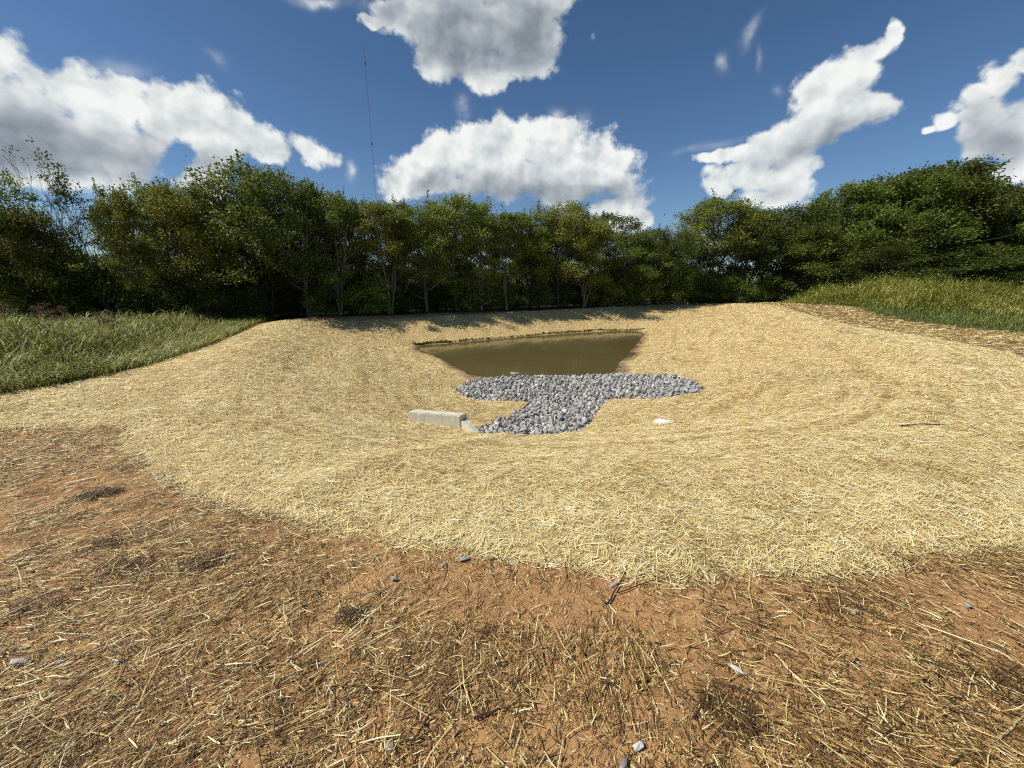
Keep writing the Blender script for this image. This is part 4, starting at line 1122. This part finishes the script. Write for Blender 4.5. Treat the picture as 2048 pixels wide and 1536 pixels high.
def build_trees():
    rng = np.random.default_rng(42)
    for (px, top, wpx, off, shape, lm, bk, lab) in TREES:
        p = line_point(px, off + 1.0); dep = p[1]
        zg = float(hz(np.array([p[0]]), np.array([p[1]]))[0])
        H = height_for(px, top, p, zg) * 0.94; W = wpx / FPX * dep * 1.12
        if px < 500: W *= 0.86
        place_tree('tree', shape, p[0], p[1], H, W, lm, M_BARK_DARK if (bk is M_BARK_PALE and rng.random() < 0.35 and 'pale' not in lab) else bk, lab, 'tree', G1, rz=rng.random() * 6.28)
    # second row, glimpsed between the front trees
    for px in [q for q in range(-60, 2120, 84) if not 60 < q < 240]:
        p = line_point(px, 4.2 + rng.random() * 1.5); tops = np.interp(px, [t[0] for t in sorted(TREES[:32])], [t[1] for t in sorted(TREES[:32])])
        zg = float(hz(np.array([p[0]]), np.array([p[1]]))[0])
        H = height_for(px, tops + 42 + 20 * rng.random(), p, zg); W = 120 / FPX * p[1]
        shape = ['tall', 'round', 'tall2', 'bushy'][rng.integers(4)]
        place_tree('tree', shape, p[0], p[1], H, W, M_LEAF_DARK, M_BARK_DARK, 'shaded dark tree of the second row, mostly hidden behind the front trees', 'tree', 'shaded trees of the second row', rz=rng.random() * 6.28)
    # understory
    SHORT = {-30: 'leftmost yellow green tree', 75: 'low spreading tree at the left', 268: 'narrow light green tree', 345: 'yellowing tree', 425: 'slim green tree beside the dome',
             530: 'tallest dark dome', 610: 'right shoulder of the dark dome', 672: 'tree stepping down to the mast', 722: 'thin dark topped tree', 775: 'forked olive tree', 850: 'leaning pale trunk',
             912: 'pointed light green tree', 962: 'many stemmed light green tree', 1015: 'twin stemmed tree', 1060: 'feathery green tree', 1120: 'broad yellow olive tree', 1170: 'olive tree right of the broad one',
             1222: 'sparse see through tree', 1262: 'low bushy tree by the cloud tail', 1310: 'small tree in the dip', 1348: 'bushy dark tree', 1418: 'umbrella shaped tree', 1490: 'dark spreading tree', 1562: 'rounded dark tree',
             1600: 'lower green tree before the grove', 1668: 'sunlit shoulder of the grove', 1755: 'large full tree of the grove', 1855: 'highest crown of the grove', 1935: 'tree with the jutting branch', 1990: 'falling edge of the grove', 2075: 'rightmost dark tree'}
    keys = np.array(sorted(SHORT)); seen = {}
    for i, px in enumerate(range(-80, 2130, 34)):
        q = px + rng.normal() * 8; front = not (px < 1180 and rng.random() < 0.7)
        p = line_point(q, (1.6 if front else 3.2) + rng.random() * 1.6); H = (1.1 + 1.1 * rng.random()) * (1 + 0.25 * (px > 1200)); W = H * (1.0 + 0.3 * rng.random())
        kk = int(keys[np.argmin(np.abs(keys - q))]); seen[kk] = seen.get(kk, 0) + 1
        lab = ['dark shrub under the %s', 'next shrub to the right under the %s', 'third shrub under the %s'][min(seen[kk] - 1, 2)] % SHORT[kk]
        if seen[kk] > 3: lab = ['fourth', 'fifth', 'sixth', 'seventh'][seen[kk] - 4] + ' shrub under the %s' % SHORT[kk]
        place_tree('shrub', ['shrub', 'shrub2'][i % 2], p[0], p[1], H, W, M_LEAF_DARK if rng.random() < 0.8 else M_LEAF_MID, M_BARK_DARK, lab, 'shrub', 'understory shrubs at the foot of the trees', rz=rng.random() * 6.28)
    # deep thicket closing off the view behind
    for i, px in enumerate(range(-120, 2180, 58)):
        p = line_point(px, 8.5 + rng.random() * 2); H = 2.5 + 0.8 * rng.random()
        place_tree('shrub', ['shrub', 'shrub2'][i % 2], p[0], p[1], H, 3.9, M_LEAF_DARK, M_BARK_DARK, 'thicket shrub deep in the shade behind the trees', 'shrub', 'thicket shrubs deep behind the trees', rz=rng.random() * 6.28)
build_trees()

def half_bare_tree():
    """bare fan of twigs on its left side, leaves left only at the upper right"""
    rng = np.random.default_rng(33)
    p = line_point(172, 2.3); zg = float(hz(np.array([p[0]]), np.array([p[1]]))[0]); H = height_for(172, 296, p, zg); W = 3.3
    paths = []; tips = []
    def grow(A, d, L, r, lev):
        n = 6; P = [A]; dd = d / np.linalg.norm(d)
        for i in range(n):
            dd = dd + rng.normal(size=3) * 0.13 + np.array([0, 0, 0.035]); dd /= np.linalg.norm(dd); P.append(P[-1] + dd * L / n)
        P = np.array(P); paths.append((P, np.maximum(np.linspace(r, r * 0.45, n + 1), 0.0065)))
        if lev == 0: tips.append(P[-1]); tips.append(P[3]); return
        for j in range(3 if lev > 1 else 6):
            k = rng.integers(2, n + 1); e = dd + rng.normal(size=3) * 0.55; e[2] = abs(e[2]) * 0.8 + 0.1
            grow(P[k], e, L * (0.60 + 0.14 * rng.random()), r * 0.55, lev - 1)
    for i in range(6):
        a = i * 1.05 + 0.3; grow(np.array([0.1 * math.cos(a), 0.1 * math.sin(a), -0.1]), np.array([0.36 * math.cos(a) - 0.06, 0.30 * math.sin(a), 1.0]), H * 0.46, 0.05, 4)
    TV, TF = tubes(paths, 4)
    k = H * 0.89 / np.percentile(TV[:, 2], 99.8); sx = W * 0.45 / np.percentile(np.abs(TV[:, 0]), 99); kk = np.array([sx, sx, k]); TV *= kk; T = np.array(tips) * kk
    root = bpy.data.objects.new('tree', None); COL.objects.link(root); root.location = (p[0], p[1], zg)
    tag(root, 'half bare tree with a fan of leafless twigs against the left cloud', 'tree', G1)
    link('trunk', mesh_np('trunk', TV, TF, M_BARK_DARK, smooth=True), root)
    # leaves where the twigs lie towards the right and the top
    sc = T[:, 0] * 0.9 + (T[:, 2] - 0.72 * H) * 0.5
    T2 = T[(sc > 0.45) & (T[:, 2] > 0.45 * H)]; T3 = T[rng.random(len(T)) < 0.04]
    C = np.concatenate([T2, T3]); V, F, N, _ = leaves(C, np.full(len(C), 7), np.full((len(C), 3), 0.13), rng, 0.065)
    link('crown', mesh_np('crown', V, F, M_LEAF_DARK, {'rnd': np.repeat(rng.random(N), 4)}), root)
half_bare_tree()

# ------------------------------------------------------------------ grass and weeds
def blades(P, H, W, rng, lean=0.5, seg=5, zf=hz):
    """arching blades rooted at P (N,2)"""
    N = len(P); a = rng.random(N) * 2 * math.pi; d = np.stack([np.cos(a), np.sin(a)], 1)
    ln = lean * (0.3 + 1.0 * rng.random(N)) * H; dr = (0.0 + 0.55 * rng.random(N) ** 2) * H
    ts = np.linspace(0, 1, seg); rows = []
    z0 = zf(P[:, 0], P[:, 1]) - 0.01
    perp = np.stack([-d[:, 1], d[:, 0], np.zeros(N)], 1)
    roll = rng.random(N) - 0.5
    for t in ts:
        xy = P + d * (ln * t ** 1.6)[:, None]; z = z0 + H * (t - 0.25 * t ** 3) - dr * t ** 3.2
        w = W * (1 - t ** 2.2) * (0.7 + 0.3 * min(1, t * 4)) + 0.0006
        c = np.concatenate([xy, z[:, None]], 1); side = perp + np.array([0, 0, 1.0]) * roll[:, None] * t
        rows += [c - side * w[:, None] * 0.5, c + side * w[:, None] * 0.5]
    V = np.stack(rows, 1).reshape(-1, 3); o = np.arange(N)[:, None] * seg * 2
    F = np.concatenate([np.stack([o + 2 * i, o + 2 * i + 1, o + 2 * i + 3, o + 2 * i + 2], -1).reshape(-1, 4) for i in range(seg - 1)])
    return V, F, seg * 2

def stemmed(P, H, rng, nleaf=6, leafL=0.28, leafW=0.014):
    """leafy grass culms: an upright stalk with arching leaves along it"""
    Vs = []; Fs = []; o = 0; Rr = []
    V, F, k = blades(P, H, np.full(len(P), 0.005), rng, lean=0.16, seg=4); Vs.append(V); Fs.append(F); o += len(V); Rr.append(np.repeat(rng.random(len(P)) * 0.6, k))
    z0 = hz(P[:, 0], P[:, 1])
    for i in range(nleaf):
        f = 0.12 + 0.8 * (i + rng.random(len(P))) / nleaf
        hh = H * f
        Q = P + rng.normal(size=P.shape) * 0.02
        off = hh
        L = leafL * (0.6 + 0.8 * rng.random(len(P)))
        V, F, k = blades(Q, L * 0.75, leafW * (0.7 + 0.6 * rng.random(len(P))) , rng, lean=1.1, seg=5, zf=lambda x, y, off=off: z0 + off)
        Vs.append(V); Fs.append(F + o); o += len(V); Rr.append(np.repeat(rng.random(len(P)), k))
    return np.concatenate(Vs), np.concatenate(Fs), np.concatenate(Rr)

def build_grass():
    rng = np.random.default_rng(77)
    # left meadow of tall broad bladed grass
    n = 26000
    x = rng.uniform(-17, -4.5, n); y = rng.uniform(3.2, 17, n)
    sd = poly_sd(LEFTG, x, y); vis = (x > -y * 1.45 - 1.5) & (sd > -0.12 + 0.15 * rng.random(n)) & (rng.random(n) < np.clip(1.5 - y / 13, 0.35, 1))
    dn = (x + 8.9) * LN[0] + (y - 14.8) * LN[1]; vis &= dn < 2.2
    x, y, sd = x[vis], y[vis], sd[vis]
    h = (0.12 + 0.50 * sstep(0.1, 2.2, sd)) * (0.25 + 1.25 * fbm(x / 1.3, y / 1.3, 7, 3)) * (0.75 + 0.5 * rng.random(len(x)))
    h *= 0.62 + 0.38 * sstep(-7.0, -9.0, x + 0.35 * (y - 6))
    V1, F1, r1 = stemmed(np.stack([x, y], 1), h, rng, 5, 0.36, 0.019)
    n = 60000; x = rng.uniform(-17, -4.5, n); y = rng.uniform(3.2, 17, n); sd = poly_sd(LEFTG, x, y)
    vis = (x > -y * 1.45 - 1.5) & (sd > -0.18 + 0.1 * rng.random(n)) & ((x + 8.9) * LN[0] + (y - 14.8) * LN[1] < 2.2); x, y, sd = x[vis], y[vis], sd[vis]
    V2, F2, k = blades(np.stack([x, y], 1), 0.10 + 0.20 * rng.random(len(x)), np.maximum(0.006, y * 0.0009), rng, 0.7, 4)
    V = np.concatenate([V1, V2]); F = np.concatenate([F1, F2 + len(V1)]); r = np.concatenate([r1, np.repeat(rng.random(len(x)) * 0.85, k)])
    g2 = fbm(V[:, 0] / 1.2, V[:, 1] / 1.2, 19, 3); r = np.clip(r * 0.95 + 0.6 * (g2 - 0.42), 0, 1)
    o = link('tall_grass', mesh_np('tall_grass', V, F, M_GRASSL, {'rnd': r})); tag(o, 'tall broad bladed green grass left of the straw slope', 'grass', kind='stuff')
    # right: short turf and the weedy mound
    n = 90000; x = rng.uniform(11, 42, n); y = rng.uniform(11.5, 31, n); sd = poly_sd(RIGHTG, x, y)
    vis = (x < y * 1.5 + 1) & (sd > -0.2 + 0.5 * rng.random(n) ** 2); x, y = x[vis], y[vis]
    V, F, k = blades(np.stack([x, y], 1), (0.10 + 0.16 * rng.random(len(x))) * (0.7 + 0.6 * sstep(0, 3, sd[vis])), np.maximum(0.01, y * 0.0011), rng, 0.8, 4)
    r = np.clip(np.repeat(rng.random(len(x)), k) * 0.8 + 0.4 * (fbm(V[:, 0] / 2, V[:, 1] / 2, 29, 3) - 0.3), 0, 1)
    o = link('turf_grass', mesh_np('turf_grass', V, F, M_TURF, {'rnd': r})); tag(o, 'short green grass on the verge right of the basin', 'grass', kind='stuff')
    n = 110000; x = rng.uniform(14, 44, n); y = rng.uniform(15, 29, n)
    prof = np.exp(-(((x - 26) / 9.5) ** 4)) ; sdm = poly_sd(np.array([(17.0, 25.5), (16.0, 21.5), (18.0, 18.6), (23, 16.4), (30, 15.4), (44, 15.4), (44, 28), (18, 28)]), x, y)
    vis = (x < y * 1.5 + 1) & (sdm > 0.4 * rng.random(n)); x, y, sdm = x[vis], y[vis], sdm[vis]
    h = (0.25 + 0.75 * sstep(0, 2.5, sdm)) * (0.25 + 1.25 * fbm(x / 1.7, y / 1.7, 9, 3)) * (0.70 + 0.6 * rng.random(len(x)) ** 2) * (1.0 + 0.45 * np.exp(-((x - 20) / 4.0) ** 2))
    V, F, k = blades(np.stack([x, y], 1), h, np.maximum(0.014, y * 0.0013), rng, 0.45, 5)
    # leafy tops
    C = np.stack([x, y, hz(x, y) + h * 0.5], 1)[::4]
    LV, LF, N, _ = leaves(C, np.full(len(C), 4), np.stack([np.full(len(C), 0.12), np.full(len(C), 0.12), h[::4] * 0.4], 1), rng, 0.07)
    r = np.concatenate([np.repeat(rng.random(len(x)), k), np.repeat(rng.random(N) * 0.8, 4)]); V = np.concatenate([V, LV]); F2 = LF + len(V) - len(LV)
    r = np.clip(r * 0.75 + 1.1 * (fbm(V[:, 0] / 1.4, V[:, 1] / 1.4, 39, 4) - 0.40), 0, 1)
    o = link('weeds', mesh_np('weeds', V, [F, F2], M_GRASSR, {'rnd': r})); tag(o, 'dense yellow green weeds covering the mound at the right', 'weeds', kind='stuff')
build_grass()

def seed_head(px, py, hpx, label, seed):
    """a tall grass plant with an open reddish panicle"""
    rng = np.random.default_rng(seed)
    d = ray(px, py); u = np.array([d[0], d[1]]); y = 8.2 + rng.random() * 1.5; p = u * (y / u[1]); zg = float(hz(np.array([p[0]]), np.array([p[1]]))[0])
    H = height_for(px, py - hpx, p, zg)
    paths = []
    n = 9; t = np.linspace(0, 1, n); S = np.stack([0.14 * t ** 2 * rng.normal(), 0.05 * t, H * t], 1) if False else np.stack([(0.2 * rng.random() - 0.05) * t ** 2, 0.05 * t, H * t], 1)
    paths.append((S, np.linspace(0.006, 0.002, n)))
    for i in range(26):
        f = 0.68 + 0.31 * rng.random(); A = np.array([np.interp(f, t, S[:, j]) for j in range(3)]); a = rng.random() * 6.28; L = (1.02 - f) * H * 0.45 + 0.05
        q = np.linspace(0, 1, 4)[:, None]; Q = A + q * np.array([math.cos(a), math.sin(a), 0.7]) * L + q ** 2 * np.array([0, 0, -0.35]) * L
        paths.append((Q, np.full(4, 0.0028)))
        for _ in range(5):
            k = q[rng.integers(1, 4), 0]; B = A + k * np.array([math.cos(a), math.sin(a), 0.7]) * L + k * k * np.array([0, 0, -0.35]) * L
            e = rng.normal(size=3) * 0.035; paths.append((np.stack([B, B + e]), np.array([0.004, 0.003])))
    root = bpy.data.objects.new('grass_plant', None); COL.objects.link(root); root.location = (p[0], p[1], zg)
    tag(root, label, 'plant', 'flowering grasses rising above the left meadow')
    V, F = tubes(paths, 3); m = M_SEED
    link('seed_head', mesh_np('seed_head', V, F, m), root)
    P = rng.normal(size=(7, 2)) * 0.03
    V, F, k = blades(P, np.full(7, H * 0.62), np.full(7, 0.014), rng, 0.7, 6, zf=lambda x, y: 0 * x)
    link('leaves', mesh_np('leaves', V, F, M_GRASSL, {'rnd': np.repeat(rng.random(7), k)}), root)
M_SEED = mat_bark('seed_stalks', (0.13, 0.075, 0.045), (0.26, 0.16, 0.09))
for i, (px, py, h, lab) in enumerate((
  (70, 640, 28, 'tall grass plant with an open reddish seed head, leftmost of the flowering ones'),
  (92, 640, 34, 'tallest reddish flowering grass above the left meadow'),
  (118, 640, 26, 'flowering grass with a leaning seed head right of the tallest one'),
  (6, 640, 35, 'arching grass plant cut by the left edge of the picture'),
  (186, 640, 14, 'short purple headed grass above the middle of the left meadow'),
  (214, 640, 10, 'small flowering grass right of the short purple headed one'))):
    seed_head(px, py, h, lab, 300 + i)

def shore_weeds():
    rng = np.random.default_rng(9)
    pts = [unproj(a, b, WZ) for a, b in ((826, 693), (860, 689), (900, 687), (1000, 678), (1100, 670), (1200, 663.5), (1292, 662))]
    pts = np.array(pts); n = 560; t = np.sort(rng.random(n)) * (len(pts) - 1.001); i = t.astype(int); f = (t - i)[:, None]
    C = pts[i] * (1 - f) + pts[i + 1] * f; C = C + rng.normal(size=C.shape) * 0.04 + LN * 0.06
    amp = fbm(t * 3, t * 0, 5, 3); ok = rng.random(n) < amp * 1.5; C = C[ok]; amp = amp[ok]
    z = np.maximum(hz(C[:, 0], C[:, 1]), WZ)
    C3 = np.concatenate([C, (z + 0.05)[:, None]], 1)
    V, F, N, _ = leaves(C3, np.full(len(C3), 6), np.stack([np.full(len(C3), 0.10), np.full(len(C3), 0.05), 0.02 + 0.05 * amp], 1), rng, 0.06)
    o = link('shore_weeds', mesh_np('shore_weeds', V, F, M_LEAF_DARK, {'rnd': np.repeat(rng.random(N), 4)})); tag(o, 'dark low weeds along the far water line', 'weeds', kind='stuff')
shore_weeds()

def stick(pts, r, label, mat, lift=0.012):
    W = []
    for px, py in pts:
        x, y = unproj(px, py, 0); W.append((x, y, float(hz(np.array([x]), np.array([y]))[0]) + lift + r))
    W = np.array(W); c = W.mean(0); t = np.linspace(0, len(W) - 1, 4 * len(W)); P = np.stack([np.interp(t, np.arange(len(W)), W[:, j]) for j in range(3)], 1) - c
    P[:, :2] += np.random.default_rng(int(pts[0][0])).normal(size=(len(P), 2)) * 0.0015
    V, F = tubes([(P, np.linspace(r, r * 0.5, len(P)))], 6)
    o = link('stick', mesh_np('stick', V, F, mat, smooth=True)); o.location = c
    tag(o, label, 'stick', 'dry sticks lying on the soil')
M_STICK_D = mat_bark('dark_stalk', (0.03, 0.016, 0.012), (0.085, 0.045, 0.03))
M_STICK_P = mat_bark('pale_stalk', (0.42, 0.32, 0.14), (0.72, 0.60, 0.32))
for pts, r, lab, m in (
  ([(1214, 1213), (1240, 1170), (1266, 1122)], 0.0045, 'dark stick leaning up to the mulch edge beside a grey stone', M_STICK_D),
  ([(1236, 1190), (1290, 1172), (1345, 1160)], 0.0032, 'thin dark twig crossing right from the leaning stick', M_STICK_D),
  ([(1802, 1118), (1812, 1165), (1828, 1212)], 0.0030, 'dark upright looking stalk below the notch in the mulch edge at the right', M_STICK_D),
  ([(860, 1432), (835, 1470), (815, 1500)], 0.0050, 'thick brown stalk on bare soil at the bottom left of centre', M_STICK_D),
  ([(948, 1437), (985, 1424), (1012, 1414)], 0.0055, 'short dark knobbly stick on bare soil near the bottom centre', M_STICK_D),
  ([(1385, 1445), (1395, 1430), (1402, 1415)], 0.0050, 'stubby dark stick at the lower right of centre', M_STICK_D),
  ([(1990, 1488), (2020, 1462), (2050, 1432)], 0.0045, 'thick pale straw stalk in the bottom right corner', M_STICK_P),
  ([(1364, 1498), (1385, 1520), (1404, 1532)], 0.0035, 'flat yellow stalk at the bottom right of centre', M_STICK_P),
  ([(0, 1490), (20, 1500), (34, 1504)], 0.0045, 'broad pale stalk in the bottom left corner', M_STICK_P),
  ([(1620, 1010), (1700, 1016), (1780, 1012)], 0.0040, 'dark twig on the mulch', M_STICK_D)):
    if lab.startswith('dark twig on the mulch'): continue
    stick(pts, r, lab, m)
stick([(1800, 853), (1845, 851), (1892, 856)], 0.010, 'dark flat twig lying alone on the right hand straw slope', M_STICK_D, lift=0.05)
